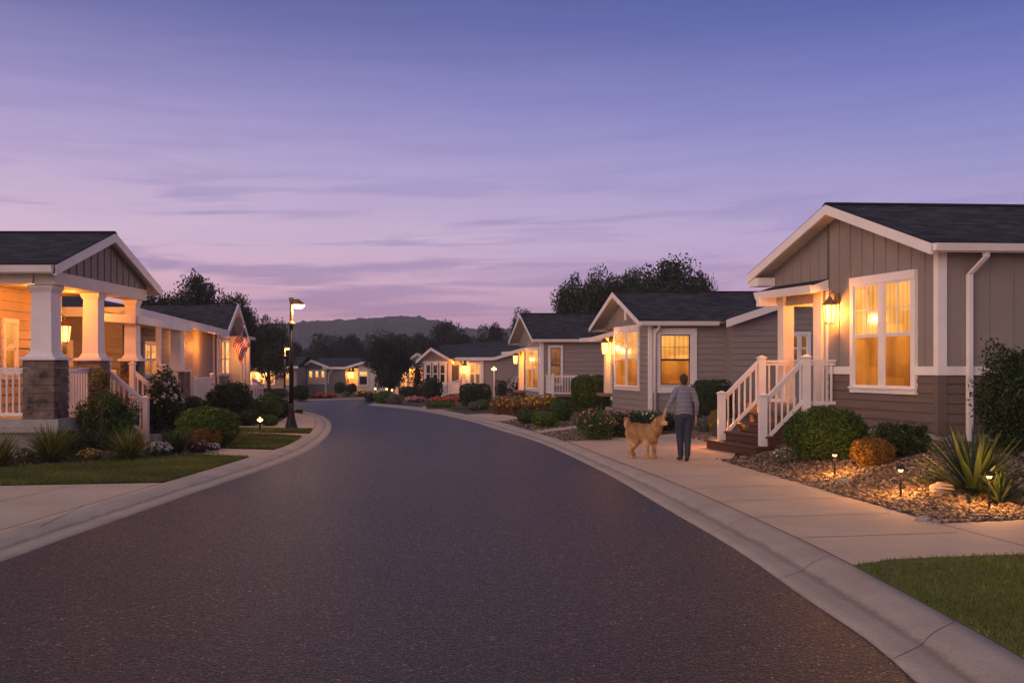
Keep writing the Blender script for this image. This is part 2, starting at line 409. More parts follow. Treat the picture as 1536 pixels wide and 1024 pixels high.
# kerb joints every ~3 m across
K = MB()
for E, B in ((REs, RBs), (LEs, LBs)):
    d = 0
    for i in range(1, len(E)):
        d += np.linalg.norm(E[i] - E[i - 1])
        if d > 1.9 and E[i][1] < 32:
            d = 0
            tdir = E[i] - E[i - 1]; tdir = tdir / np.linalg.norm(tdir) * .0035
            last = None
            for t, z in [(0, RZ + .005), (.2, -.045), (.38, -.046), (.42, -.046), (.54, -.010), (.66, .003), (.82, .005), (1.0, .006)]:
                c = E[i] + (B[i] - E[i]) * t
                cur = [(c[0] - tdir[0], c[1] - tdir[1], g(c[1]) + z + .003), (c[0] + tdir[0], c[1] + tdir[1], g(c[1]) + z + .003)]
                if last: K.poly([last[0], last[1], cur[1], cur[0]])
                last = cur
K.build('curb_joint', 'joint_dark').__setitem__('kind', 'structure')

# ------------------------------------------------------------------ gravel bed by the right house
BL0, BL1 = Vector(gp(1410, 785)), Vector(gp(1095, 695))
BF1 = Vector(gp(1536, 779.5))
def bed_d(X, Y):
    d = (BL1 - BL0); n = Vector((d.y, -d.x)).normalized()
    dl = (X - BL0.x) * n.x + (Y - BL0.y) * n.y
    e = (BF1 - BL0); m = Vector((-e.y, e.x)).normalized()
    df = (X - BL0.x) * m.x + (Y - BL0.y) * m.y
    return min(dl, df, 99), dl, df
def mound(X, Y):
    d, dl, df = bed_d(X, Y)
    if d < 0: return -.03
    t = min(1, min(dl / 2.9, df / 4.2)); return .008 + .47 * t * t * (3 - 2 * t)
def in_bed(X, Y):
    return bed_d(X, Y)[0] > 0 and Y < 19.6 and X > 3 and not (Y > 17.9 and X < 6.6)
def zg(X, Y): return mound(X, Y) if in_bed(X, Y) else g(Y)
xs, ys = np.linspace(3.6, 14, 90), np.linspace(10.2, 24, 110)
V = np.array([(x, y, (mound(x, y) if bed_d(x, y)[0] > .0 and not (y > 17.6 and x < 5.2) else -.03)) for y in ys for x in xs])
nx = len(xs)
Fc = np.array([(j * nx + i, j * nx + i + 1, (j + 1) * nx + i + 1, (j + 1) * nx + i) for j in range(len(ys) - 1) for i in range(nx - 1)])
tag(npmesh('gravel_bed', V, Fc, ['mulch'], smooth=True), kind='structure')
def pebbles(name, pts, smin, smax, rng, label=None):
    t = (1 + 5**.5) / 2
    iv = np.array([(-1, t, 0), (1, t, 0), (-1, -t, 0), (1, -t, 0), (0, -1, t), (0, 1, t), (0, -1, -t), (0, 1, -t), (t, 0, -1), (t, 0, 1), (-t, 0, -1), (-t, 0, 1)]) / 1.9
    fi = np.array([(0, 11, 5), (0, 5, 1), (0, 1, 7), (0, 7, 10), (0, 10, 11), (1, 5, 9), (5, 11, 4), (11, 10, 2), (10, 7, 6), (7, 1, 8), (3, 9, 4), (3, 4, 2), (3, 2, 6), (3, 6, 8), (3, 8, 9), (4, 9, 5), (2, 4, 11), (6, 2, 10), (8, 6, 7), (9, 8, 1)])
    n = len(pts); s = smin + (smax - smin) * rng.random(n)**2.2
    sc = np.stack([s * rng.uniform(.8, 1.5, n), s * rng.uniform(.6, 1, n), s * rng.uniform(.4, .75, n)], 1)
    a = rng.random(n) * 6.28; tl = rng.normal(0, .35, n)
    v = iv[None] * sc[:, None] * rng.uniform(.8, 1.2, (n, 12, 1))
    x = v[..., 0] * np.cos(tl[:, None]) - v[..., 2] * np.sin(tl[:, None]); z = v[..., 0] * np.sin(tl[:, None]) + v[..., 2] * np.cos(tl[:, None])
    X = x * np.cos(a[:, None]) - v[..., 1] * np.sin(a[:, None]); Yv = x * np.sin(a[:, None]) + v[..., 1] * np.cos(a[:, None])
    V = np.stack([X, Yv, z], 2) + np.array(pts)[:, None]
    Fc = (fi[None] + (np.arange(n) * 12)[:, None, None]).reshape(-1, 3)
    o = npmesh(name, V.reshape(-1, 3), Fc, ['pebble'], v=np.repeat(rng.random(n), 20), smooth=True)
    tag(o, label, 'gravel', kind='stuff'); return o
rng = np.random.default_rng(3)
pts = []
while len(pts) < 24000:
    Y = rng.uniform(10.3, 19.5); X = rng.uniform(3.8, 11)
    if rng.random() > (13.5 / Y)**3 * (1 if X < 8.5 else .6): continue
    if in_bed(X, Y): pts.append((X, Y, mound(X, Y) + .012))
pebbles('gravel', pts, .012, .042, rng, 'multicoloured river pebbles covering the bed beside the near right house')
pts = []
P1 = [gp(*p) for p in ((808, 650), (850, 662), (868, 661), (945, 655), (975, 652), (900, 640), (866, 642))]
P2 = [gp(*p) for p in ((748, 632), (801, 647), (860, 639), (880, 630), (800, 625))]
P3 = [gp(*p) for p in ((1018, 655), (1062, 662), (1068, 650), (1040, 645))]
def inside(P, x, y):
    c = False
    for (x0, y0), (x1, y1) in zip(P, P[1:] + P[:1]):
        if (y0 > y) != (y1 > y) and x < (x1 - x0) * (y - y0) / (y1 - y0) + x0: c = not c
    return c
for P, n in ((P1, 2600), (P2, 1800), (P3, 500)):
    xa, xb = min(p[0] for p in P), max(p[0] for p in P); ya, yb = min(p[1] for p in P), max(p[1] for p in P)
    k = 0
    while k < n:
        x, y = rng.uniform(xa, xb), rng.uniform(ya, yb)
        if inside(P, x, y): pts.append((x, y, g(y) + .008)); k += 1
pebbles('gravel', pts, .015, .045, rng, 'dark fine gravel between the kerb and the flower beds of the second house')
pts = []
for k in range(2200):
    x = rng.uniform(-50, 330); a = gp(x, rng.uniform(668, 704) - x * .055)
    if a[1] > 13: pts.append((a[0], a[1], .006))
pebbles('gravel', pts, .015, .05, rng, 'brown mulch chips and stones under the left bed plants')

# ------------------------------------------------------------------ lawns
def lawn(name, P, n, h, seed, label, w=.006):
    rng = np.random.default_rng(seed)
    o = sheet(name + '_soil' if False else 'lawn_ground', P, .007, 'lawn_soil')
    xa, xb = min(p[0] for p in P), max(p[0] for p in P); ya, yb = min(p[1] for p in P), max(p[1] for p in P)
    pts = []
    while len(pts) < n:
        xx = rng.uniform(xa, xb, 4000); yy = rng.uniform(ya, yb, 4000)
        keep = rng.random(4000) < np.clip((ya + .8) / yy, 0, 1)**1.5
        for x, y in zip(xx[keep], yy[keep]):
            if inside(P, x, y): pts.append((x, y))
    pts = np.array(pts[:n]); pn = len(pts)
    z0 = np.array([g(y) + .006 for y in pts[:, 1]])
    patch = np.sin(pts[:, 0] * 2.1 + 1.3 * np.sin(pts[:, 1] * 1.7)) * np.sin(pts[:, 1] * 2.7 + seed)
    hh = h * rng.uniform(.5, 1.3, pn) * (1 + .2 * patch); a = rng.random(pn) * 6.28; ln = rng.normal(0, .5, (pn, 2)) * hh[:, None]
    base = np.stack([pts[:, 0], pts[:, 1], z0], 1); d = np.stack([np.cos(a), np.sin(a), 0 * a], 1) * (w * (.6 + .8 * rng.random(pn)))[:, None]
    tip = base + np.stack([ln[:, 0], ln[:, 1], hh], 1)
    V = np.stack([base - d, base + d, tip], 1).reshape(-1, 3)
    Fc = np.arange(pn * 3).reshape(-1, 3)
    v = np.clip(.38 + .22 * patch + rng.normal(0, .2, pn), 0, 1)
    b = npmesh('lawn_grass', V, Fc, ['lawn_blade'], v=v)
    tag(b, label, 'grass', kind='stuff')
lawn('lawn', seg(RBs, 3.0, 8.35) + [gp(1340, 839), gp(1420, 835.5), gp(1536, 831.5), (8, 8.9), (8, 3.0)], 90000, .035, 1, 'short green grass growing in the lawn at the lower right', .004)
lawn('lawn', gpoly((-150, 712), (0, 703.5), (145, 692.5), (288, 682.5), (374, 685.7)) + seg(LBs, 13.9, 18.2)[::-1] + gpoly((249, 723), (0, 728), (-150, 730)), 60000, .045, 2, 'green grass of the nearest lawn left of the road', .008)
lawn('lawn', gpoly((339, 671), (417, 673)) + seg(LBs, 20.0, 23.0) + gpoly((452, 654), (355, 650)), 22000, .045, 3, 'green grass of the second lawn strip left of the road', .011)
lawn('lawn', gpoly((357, 648), (464, 650.5), (469, 644), (356, 643.3)), 9000, .05, 4, 'green grass strip around the base of the near street lamp', .014)
lawn('lawn', gpoly((640, 613.5), (706, 614), (690, 611), (650, 610)), 3000, .06, 5, 'small green grass patch before the fourth house on the right', .02)

# ------------------------------------------------------------------ shrubs
def unit(v): return v / np.linalg.norm(v, axis=-1, keepdims=True)
def lumps(rng, D, amp, k=7, fr=3.0):
    f = np.ones(len(D))
    for _ in range(k):
        w = rng.normal(0, fr, 3); f += amp / k**.5 * np.cos(D @ w + rng.random() * 6.28)
    return f
def leafquads(rng, C, Nn, size, aspect=.5, outward=.5):
    n = len(C); T = unit(rng.normal(0, 1, (n, 3)) + 0 * C)
    nn = unit(Nn * outward + unit(rng.normal(0, 1, (n, 3))))
    t1 = unit(np.cross(nn, T)); t2 = np.cross(nn, t1)
    s = (size * rng.uniform(.6, 1.35, n))[:, None]
    V = np.stack([C - t1 * s, C + t2 * s * aspect, C + t1 * s, C - t2 * s * aspect], 1)
    return V
def shrub_mesh(kind, rx, ry, h, leaf, n, mat, seed, petal=None, npet=0):
    rng = np.random.default_rng(seed)
    if kind in ('ball', 'box', 'mound', 'loose'):
        D = unit(rng.normal(0, 1, (n, 3)))
        p = {'box': 4.5, 'ball': 2.3, 'mound': 2.2, 'loose': 2.0}[kind]
        se = (np.abs(D)**p).sum(1)**(-1 / p)
        amp = {'box': .03, 'ball': .05, 'mound': .10, 'loose': .22}[kind]
        fr = {'box': 6, 'ball': 5, 'mound': 4, 'loose': 4.5}[kind]
        L = lumps(rng, D, amp, 9, fr) * lumps(rng, D, .05 if kind != 'box' else .025, 9, 16)
        dep = 1 - {'box': .13, 'ball': .16, 'mound': .22, 'loose': .5}[kind] * rng.random(n)**1.5
        r = se * L * dep
        sc = np.array([rx, ry, h / 2])
        C = D * r[:, None] * sc; C[:, 2] += h / 2
        if kind == 'mound': C[:, 2] = np.maximum(C[:, 2], .0)
        if kind == 'loose': # spiky sprigs
            k = rng.random(n) < .25; C[k] += (unit(D[k]) * rng.random((k.sum(), 1)) * .10 * h)
        C[:, 2] = np.maximum(C[:, 2], leaf * .3)
        V = leafquads(rng, C, D, leaf, .5, .7)
        v = np.clip(rng.normal(.42, .24, n) + .12 * np.sin(C[:, 0] * 9 / max(rx, .3)) , 0, 1)
        mi = np.zeros(n)
        Fc = np.arange(n * 4).reshape(-1, 4); V = V.reshape(-1, 3)
        if npet:
            D2 = unit(rng.normal(0, 1, (npet, 3))); D2[:, 2] = np.abs(D2[:, 2]) * .9 + .05; D2 = unit(D2)
            r2 = (np.abs(D2)**p).sum(1)**(-1 / p) * 1.04
            C2 = D2 * r2[:, None] * sc; C2[:, 2] += h / 2
            V2 = leafquads(rng, np.repeat(C2, 3, 0) + rng.normal(0, leaf * .5, (npet * 3, 3)), np.repeat(D2, 3, 0), leaf * .9, .85, 1.2).reshape(-1, 3)
            Fc = np.r_[Fc, np.arange(npet * 12).reshape(-1, 4) + len(V)]; V = np.r_[V, V2]
            v = np.r_[v, rng.random(npet * 3)]; mi = np.r_[mi, np.ones(npet * 3)]
        # added opaque core in the same leaf material, at its dark end
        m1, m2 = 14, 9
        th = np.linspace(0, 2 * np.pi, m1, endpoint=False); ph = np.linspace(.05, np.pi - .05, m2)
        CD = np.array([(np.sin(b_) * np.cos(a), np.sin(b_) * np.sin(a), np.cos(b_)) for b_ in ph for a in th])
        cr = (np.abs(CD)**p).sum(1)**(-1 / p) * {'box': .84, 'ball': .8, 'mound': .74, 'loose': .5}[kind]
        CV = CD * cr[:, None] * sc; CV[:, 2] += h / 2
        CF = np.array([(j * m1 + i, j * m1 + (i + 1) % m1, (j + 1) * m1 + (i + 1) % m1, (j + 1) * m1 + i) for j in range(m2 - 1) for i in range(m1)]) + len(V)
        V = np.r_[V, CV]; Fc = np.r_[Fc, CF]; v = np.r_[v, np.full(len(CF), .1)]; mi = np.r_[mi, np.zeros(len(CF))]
        return V, Fc, v, mi
    # blades
    segs = 4; a = rng.random(n) * 6.283; el = rng.uniform(.12, 1.0, n)**.8 * 1.45
    if kind == 'yucca': el = rng.uniform(.1, 1.45, n)
    L = h * (1.15 - .25 * rng.random(n)) * (1 if kind == 'yucca' else 1.05)
    L = np.minimum(L, 1.25 * rx / np.maximum(np.cos(el), .25)) if True else L
    bend = rng.uniform(.2, .9, n) if kind == 'grass' else rng.uniform(.02, .3, n)
    w = leaf * rng.uniform(.7, 1.3, n)
    hd = np.stack([np.cos(a), np.sin(a)], 1); sd = np.stack([-np.sin(a), np.cos(a), 0 * a], 1)
    off = hd * (rng.random(n) * rx * .14)[:, None]
    ring = []
    for k in range(segs + 1):
        t = k / segs; e = el - bend * t * t
        rr = L * t * np.cos(el - bend * t * .5); zz = L * t * np.sin(el - bend * t * .5)
        c = np.stack([off[:, 0] + hd[:, 0] * rr, off[:, 1] + hd[:, 1] * rr, np.maximum(zz, .01)], 1)
        prof_w = {0: .7, 1: 1.0, 2: .9, 3: .6, 4: .06}[k] if kind == 'yucca' else {0: 1, 1: .95, 2: .8, 3: .55, 4: .06}[k]
        fold = np.array([0, 0, 1]) * (w * .35 * prof_w)[:, None]
        ring.append((c - sd * (w * prof_w)[:, None] + fold, c, c + sd * (w * prof_w)[:, None] + fold))
    V = np.concatenate([np.stack(r_, 1) for r_ in ring], 1)   # n, (segs+1)*3, 3
    q = []
    for k in range(segs):
        b0 = k * 3; q += [(b0, b0 + 1, b0 + 4, b0 + 3), (b0 + 1, b0 + 2, b0 + 5, b0 + 4)]
    q = np.array(q); Fc = (q[None] + (np.arange(n) * (segs + 1) * 3)[:, None, None]).reshape(-1, 4)
    v = np.repeat(np.clip(rng.normal(.45, .28, n), 0, 1), len(q))
    return V.reshape(-1, 3), Fc, v, np.zeros(len(Fc))

def hit(cx, by):
    Y = 9.0
    while Y < 24:
        z = H - (by - HZ) * Y / F
        if z <= max(zg(pX(cx, Y), Y), 0): return Y
        Y += .01
    return gp(cx, by)[1]
def place(cx, by, w, h, zoff=None):
    z = 0
    if zoff is None:
        Yf = hit(cx, by); rad = w * Yf / F / 2; Yc = Yf + rad * .75; X = pX(cx, Yc); zc = zg(X, Yc)
        return X, Yc, zc, w * Yc / F / 2, pZ(by - h, Yc) - zc
    for _ in range(8):
        if zoff is None and z == 0 and by > HZ + 17 and F * H / (by - HZ) > 30: Yf = gp(cx, by)[1]
        else: Yf = F * (H - z) / (by - HZ)
        rad = w * Yf / F / 2; Yc = Yf + rad * .75; X = pX(cx, Yc)
        z = zoff if zoff is not None else (zg(X, Yf) if Yf < 25 else 0)
    zc = zoff if zoff is not None else zg(X, Yc)
    if zoff is None and Yc >= 25: zc = g(Yc)
    return X, Yc, zc, w * Yc / F / 2, pZ(by - h, Yc) - zc
SEED = [100]
def shrub(cx, by, w, h, kind, mat, label, cat='shrub', name=None, petal=None, npet=0, group=None, leaf=None, n=None, zoff=None, depth=1.0):
    SEED[0] += 1
    X, Y, z, rx, hh = place(cx, by, w, h, zoff)
    leaf = leaf or max(.018, Y / F * 1.55)
    if n is None:
        area = 3.2 * rx * rx * depth + 4.5 * rx * hh
        n = int(min(16000, max(500, area / (leaf * leaf) * 1.15)))
    V, Fc, v, mi = shrub_mesh(kind, rx, rx * depth, hh, leaf, n, mat, SEED[0], petal, npet)
    name = name or {'grass': 'ornamental_grass', 'yucca': 'yucca', 'box': 'hedge'}.get(kind, 'shrub')
    o = npmesh(name, V, Fc, [mat] + ([petal] if petal else []), v=v, mi=mi, loc=(X, Y, z - .01))
    tag(o, label, cat, group); return o
GR1 = 'shrubs in the gravel bed by the near right house'
shrub(1240, 697, 120, 85, 'ball', 'leaf_box', 'big rounded clipped boxwood bush right of the dark wooden steps', group=GR1, n=16000, leaf=.024, depth=.8)
shrub(1309, 702, 62, 46, 'ball', 'leaf_orange', 'small round golden orange bush between two green bushes', group=GR1, leaf=.017, n=9000)
shrub(1355, 688, 70, 57, 'loose', 'leaf_dark', 'dark green bush against the foundation corner of the near right house', group=GR1, leaf=.024, n=9000)
shrub(1462, 752, 132, 116, 'yucca', 'leaf_yucca', 'large spiky yucca with broad upright leaves in the gravel bed', 'yucca', group='yuccas in the gravel bed', n=110, leaf=.034)
shrub(1500, 760, 76, 60, 'yucca', 'leaf_yucca', 'small spiky yucca behind the rightmost path light', 'yucca', group='yuccas in the gravel bed', n=90, leaf=.017)
shrub(1522, 688, 92, 165, 'loose', 'leaf_dark', 'tall dark leafy shrub at the right edge beside the downspout', group=GR1, leaf=.03, n=14000)
shrub(1392, 729, 30, 24, 'mound', 'leaf_grey', 'low grey green mound plant left of the large yucca', 'plant', 'plant', group=GR1)
shrub(1181, 697, 46, 25, 'mound', 'leaf_grey', 'pale flowering plant at the foot of the dark wooden steps', 'plant', 'plant', 'petal_white', 60, group=GR1, leaf=.016)
shrub(1074, 652, 22, 38, 'ball', 'leaf_gold', 'yellow green bush left behind the white newel post', leaf=.03)
shrub(1058, 648, 26, 24, 'mound', 'leaf_grey', 'pale grey mound plant right of the walking person', 'plant', 'plant')
shrub(1068, 634, 62, 64, 'box', 'leaf_dark', 'dark hedge behind the walking person under the siding wall', 'hedge', leaf=.04)
GR2 = 'flowering shrubs before the second house on the right'
shrub(893, 661, 58, 48, 'loose', 'leaf_box', 'flowering bush with pink and yellow blooms nearest the fine gravel', petal='petal_pink', npet=90, group=GR2)
shrub(922, 656, 50, 42, 'loose', 'leaf_dark', 'bush with pink blossoms in the middle behind the dog', petal='petal_pink', npet=50, group=GR2)
shrub(948, 652, 50, 36, 'loose', 'leaf_dark', 'dark green bush right behind the back of the dog', group=GR2)
shrub(972, 650, 50, 36, 'loose', 'leaf_box', 'green bush with pale tips behind the head of the dog', petal='petal_white', npet=30, group=GR2)
shrub(1000, 646, 34, 28, 'mound', 'leaf_dark', 'low dark bush left of the jacket of the walking person', group=GR2)
shrub(886, 617, 58, 54, 'box', 'leaf_box', 'tall clipped square hedge block before the porch of the second house', 'hedge', leaf=.045, n=12000)
GR3 = 'round shrubs by the third house on the right'
shrub(841, 632, 38, 35, 'ball', 'leaf_box', 'round clipped bush left below the square hedge block', group=GR3)
shrub(818, 641, 42, 25, 'mound', 'leaf_light', 'low spreading bush on the dark gravel, the right one of two touching', group=GR3)
shrub(792, 636, 36, 21, 'mound', 'leaf_box', 'low spreading bush on the dark gravel, the left one of two touching', group=GR3)
for k, (cx, w, lab, mt) in enumerate(((752, 34, 'orange flowering bush at the left end of the golden row', 'leaf_orange'), (778, 34, 'golden bush second in the glowing row before the third house', 'leaf_gold'), (803, 32, 'golden bush with orange tips near the right end of the row', 'leaf_gold'), (824, 24, 'olive bush closing the right end of the golden row', 'leaf_olive'))):
    shrub(cx, 622 - k * 1.0, w, 27, 'loose', mt, lab, group='golden shrubs in a row before the third house', petal='petal_yellow', npet=40)
shrub(783, 600, 40, 37, 'loose', 'leaf_purple', 'reddish shrub with pale blossoms under the windows of the third house', petal='petal_white', npet=220)
shrub(752, 598, 22, 28, 'loose', 'leaf_dark', 'dark loose shrub left of the blossoming reddish shrub')
shrub(713, 609, 46, 34, 'box', 'leaf_dark', 'wide dark hedge before the siding wall of the fourth house', 'hedge')
shrub(724, 615, 20, 17, 'ball', 'leaf_light', 'small round bush before the wide dark hedge, right one of the pair')
shrub(711, 616, 18, 14, 'ball', 'leaf_grey', 'small round bush before the wide dark hedge, left one of the pair')
shrub(647, 600, 34, 34, 'ball', 'leaf_dark', 'round topiary ball before the three pane windows of the fourth house', group=None)
shrub(626, 594, 16, 58, 'loose', 'leaf_tree', 'narrow dark conifer shrub left of the fourth house', leaf=.09)
shrub(615, 597, 32, 17, 'box', 'leaf_dark', 'low dark clipped hedge left of the topiary ball', 'hedge')
shrub(667, 604, 46, 9, 'mound', 'leaf_orange', 'flat rust red flower bed before the steps of the fourth house', 'flower bed', 'flower_bed', 'petal_red', 120)
shrub(661, 612, 42, 10, 'box', 'leaf_light', 'low light green hedge beside the grass patch before the fourth house', 'hedge')
shrub(622, 603, 28, 8, 'mound', 'leaf_light', 'low pink and green flower bed left of the rust red one', 'flower bed', 'flower_bed', 'petal_pink', 80)
shrub(594, 606, 24, 16, 'mound', 'leaf_grey', 'pale mound shrub on the far kerb corner, right one of the pair')
shrub(575, 605, 26, 19, 'mound', 'leaf_light', 'light green mound shrub on the far kerb corner, left one of the pair')
shrub(556, 603, 16, 13, 'loose', 'leaf_dark', 'small dark bush at the very tip of the far kerb corner')
shrub(597, 590, 14, 26, 'loose', 'leaf_purple', 'dark reddish bush under the small lit porch far away')
# beyond the far kerb
shrub(510, 590, 16, 17, 'ball', 'leaf_dark', 'left round dark bush of the pair before the far house')
shrub(527, 591, 17, 16, 'ball', 'leaf_dark', 'right round dark bush of the pair before the far house')
shrub(466, 589, 24, 17, 'loose', 'leaf_dark', 'dark bush under the three lit windows of the far house')
shrub(468, 597, 20, 9, 'mound', 'leaf_olive', 'olive green mound on the far kerb behind the street lamp')
shrub(486, 597, 34, 7, 'mound', 'leaf_dark', 'flat bed of red flowers on the far kerb before the far house', 'flower bed', 'flower_bed', 'petal_red', 140)
shrub(519, 594, 14, 6, 'mound', 'leaf_olive', 'small low olive bush on the far kerb below the round pair')
shrub(545, 594, 28, 8, 'mound', 'leaf_orange', 'low orange flower bed on the far kerb below the white bench', 'flower bed', 'flower_bed', 'petal_yellow', 60)
# left side
GL = 'grass tufts in the left bed'
shrub(-2, 703, 66, 62, 'grass', 'leaf_olive', 'spiky grass tuft cut off by the left edge of the view', 'ornamental grass', group=GL, n=420, leaf=.008, zoff=.02)
shrub(76, 694, 74, 62, 'grass', 'leaf_olive', 'tall grass tuft before the wood clad porch pier', 'ornamental grass', group=GL, n=520, leaf=.008, zoff=.02)
shrub(192, 690, 62, 52, 'grass', 'leaf_olive', 'grass tuft before the lower newel post of the porch steps', 'ornamental grass', group=GL, n=460, leaf=.008, zoff=.02)
shrub(264, 681, 56, 42, 'grass', 'leaf_yucca', 'dark green grass tuft left of the small orange bush', 'ornamental grass', group=GL, n=380, leaf=.009, zoff=.02)
GF = 'small plants at the front of the left bed'
shrub(134, 692, 34, 20, 'mound', 'leaf_gold', 'yellow flowering plant between the two tallest grass tufts', 'plant', 'plant', 'petal_yellow', 60, group=GF)
shrub(36, 694, 26, 22, 'mound', 'leaf_grey', 'pale grey mound between the two leftmost grass tufts', 'plant', 'plant', 'petal_white', 40, group=GF)
shrub(238, 685, 38, 22, 'mound', 'leaf_grey', 'pale white flowered mound between two grass tufts', 'plant', 'plant', 'petal_white', 120, group=GF)
shrub(297, 680, 30, 20, 'mound', 'leaf_purple', 'brownish mound below the small orange bush', 'plant', 'plant', 'petal_pink', 30, group=GF)
shrub(320, 676, 18, 12, 'mound', 'leaf_grey', 'tiny pale plant right of the brownish mound', 'plant', 'plant', 'petal_white', 40, group=GF)
shrub(118, 688, 60, 44, 'loose', 'leaf_dark', 'low dark shrub between the two tall grass tufts', leaf=.03)
shrub(162, 676, 84, 88, 'loose', 'leaf_box', 'large loose leafy bush before the left porch railing', leaf=.034, n=11000)
shrub(247, 662, 54, 98, 'loose', 'leaf_dark', 'tall shrub with white blossoms right of the left porch', petal='petal_white', npet=70, leaf=.035, n=9000)
shrub(291, 640, 38, 46, 'ball', 'leaf_dark', 'dark round shrub before the white railing of the second left house')
shrub(311, 672, 94, 62, 'ball', 'leaf_light', 'broad rounded light green bush behind the small orange bush', leaf=.028, n=14000, depth=.75)
shrub(311, 672, 44, 33, 'ball', 'leaf_orange', 'small round orange bush at the front of the left bed', leaf=.022, n=6500, zoff=.01)
shrub(346, 632, 66, 58, 'loose', 'leaf_dark', 'large dark spreading bush under the flag', leaf=.045, n=9000)
GM = 'dark mounds along the left kerb before the far lamp'
shrub(372, 639, 38, 26, 'mound', 'leaf_dark', 'dark mound bush behind the small three bulb garden light', group=GM)
shrub(400, 632, 46, 38, 'mound', 'leaf_box', 'largest of the dark mound bushes left of the near street lamp', group=GM)
shrub(419, 627, 34, 30, 'ball', 'leaf_dark', 'round bush touching the near street lamp on its left', group=GM)
shrub(404, 639, 26, 18, 'ball', 'leaf_box', 'small round bush right of the small garden light', group=GM)
shrub(398, 612, 44, 24, 'mound', 'leaf_olive', 'low olive bushes mass left of the far street lamp', group=GM)
shrub(380, 604, 26, 18, 'mound', 'leaf_dark', 'bush with red flowers beyond the flag', petal='petal_red', npet=70, group=GM)
shrub(448, 619, 12, 5, 'mound', 'leaf_box', 'tiny low green bush on the kerb right of the near street lamp', group=GM)
shrub(404, 597, 50, 14, 'box', 'leaf_dark', 'long dark hedge before the far glowing windows on the left', 'hedge')
shrub(450, 600, 26, 22, 'ball', 'leaf_dark', 'dark bush beyond the near street lamp on its right')
shrub(151, 583, 26, 28, 'loose', 'leaf_gold', 'small golden leaved standard shrub rising above the large leafy bush', 'shrub', leaf=.03, zoff=1.34, n=1500)
sx, sy, sz = bpy.data.objects[-1].location if False else place(151, 583, 26, 28, 1.34)[:3]
m = MB(); m.tube([(sx, sy, -.05), (sx + .02, sy, .7), (sx, sy, 1.5)], [.025, .02, .012], 7)
st_ = m.build('stem', 'bark'); gs = [o for o in COL.objects if o.get('label', '').startswith('small golden leaved')][0]
st_.data.transform(Matrix.Translation((-sx, -sy, -(sz - .01)))); st_.parent = gs

# rocks
def rock(cx, by, w, h, mat, label, seed):
    X, Y, z, rx, hh = place(cx, by, w, h)
    bm = bmesh.new(); bmesh.ops.create_icosphere(bm, subdivisions=3, radius=1)
    from mathutils import noise as mn
    for v in bm.verts:
        d = 1 + .3 * mn.noise(v.co * 1.3 + Vector((seed, 0, 0))) + .1 * mn.noise(v.co * 4 + Vector((seed, 3, 0)))
        v.co = Vector((v.co.x * rx * d, v.co.y * rx * .8 * d, v.co.z * hh * .6 * d + hh * .35))
    me = bpy.data.meshes.new('rock'); bm.to_mesh(me); bm.free(); me.materials.append(MATS[mat])
    me.polygons.foreach_set('use_smooth', [True] * len(me.polygons))
    o = bpy.data.objects.new('rock', me); COL.objects.link(o); o.location = (X, Y, z)
    tag(o, label, 'rock', 'larger rocks in the gravel bed')
rock(1412, 742, 36, 20, 'rock_pink', 'pinkish rock at the foot of the large yucca', 1)
rock(1268, 726, 26, 9, 'rock_grey', 'flat grey rock right of the leftmost path light', 5)
rock(1384, 782, 20, 9, 'rock_pink', 'pinkish rock at the front corner of the gravel bed', 8)
rock(1404, 785, 15, 7, 'rock_grey', 'grey rock at the very corner of the gravel bed', 9)
rock(921, 646, 13, 22, 'rock_grey', 'rounded grey boulder by the wall of the second house', 11)

# ------------------------------------------------------------------ trees
def crown_unit(seed, n=24000, clusters=70, leaf=.034):
    rng = np.random.default_rng(seed)
    cc = unit(rng.normal(0, 1, (clusters, 3))) * (rng.random((clusters, 1))**.45) * .78
    cr = rng.uniform(.2, .4, clusters)
    k = rng.integers(0, clusters, n)
    D = unit(rng.normal(0, 1, (n, 3)))
    rr = (1 - .55 * rng.random(n)**1.4)
    rr *= 1 + .25 * rng.normal(0, 1, n).clip(-1, 1) * (rng.random(n) < .3)
    C = cc[k] + D * (cr[k] * rr)[:, None]
    V = leafquads(rng, C, D, leaf, .6, .5).reshape(-1, 3)
    v = np.clip(rng.normal(.4, .22, n) + .15 * np.sin(k * 2.4), 0, 1)
    me_o = npmesh('crown', V, np.arange(n * 4).reshape(-1, 4), ['leaf_tree'], v=v)
    me = me_o.data; bpy.data.objects.remove(me_o)
    return me
CROWNS = [crown_unit(20 + k, *(25000, 80, .032) if k < 4 else (12000, 36, .04)) for k in range(6)]
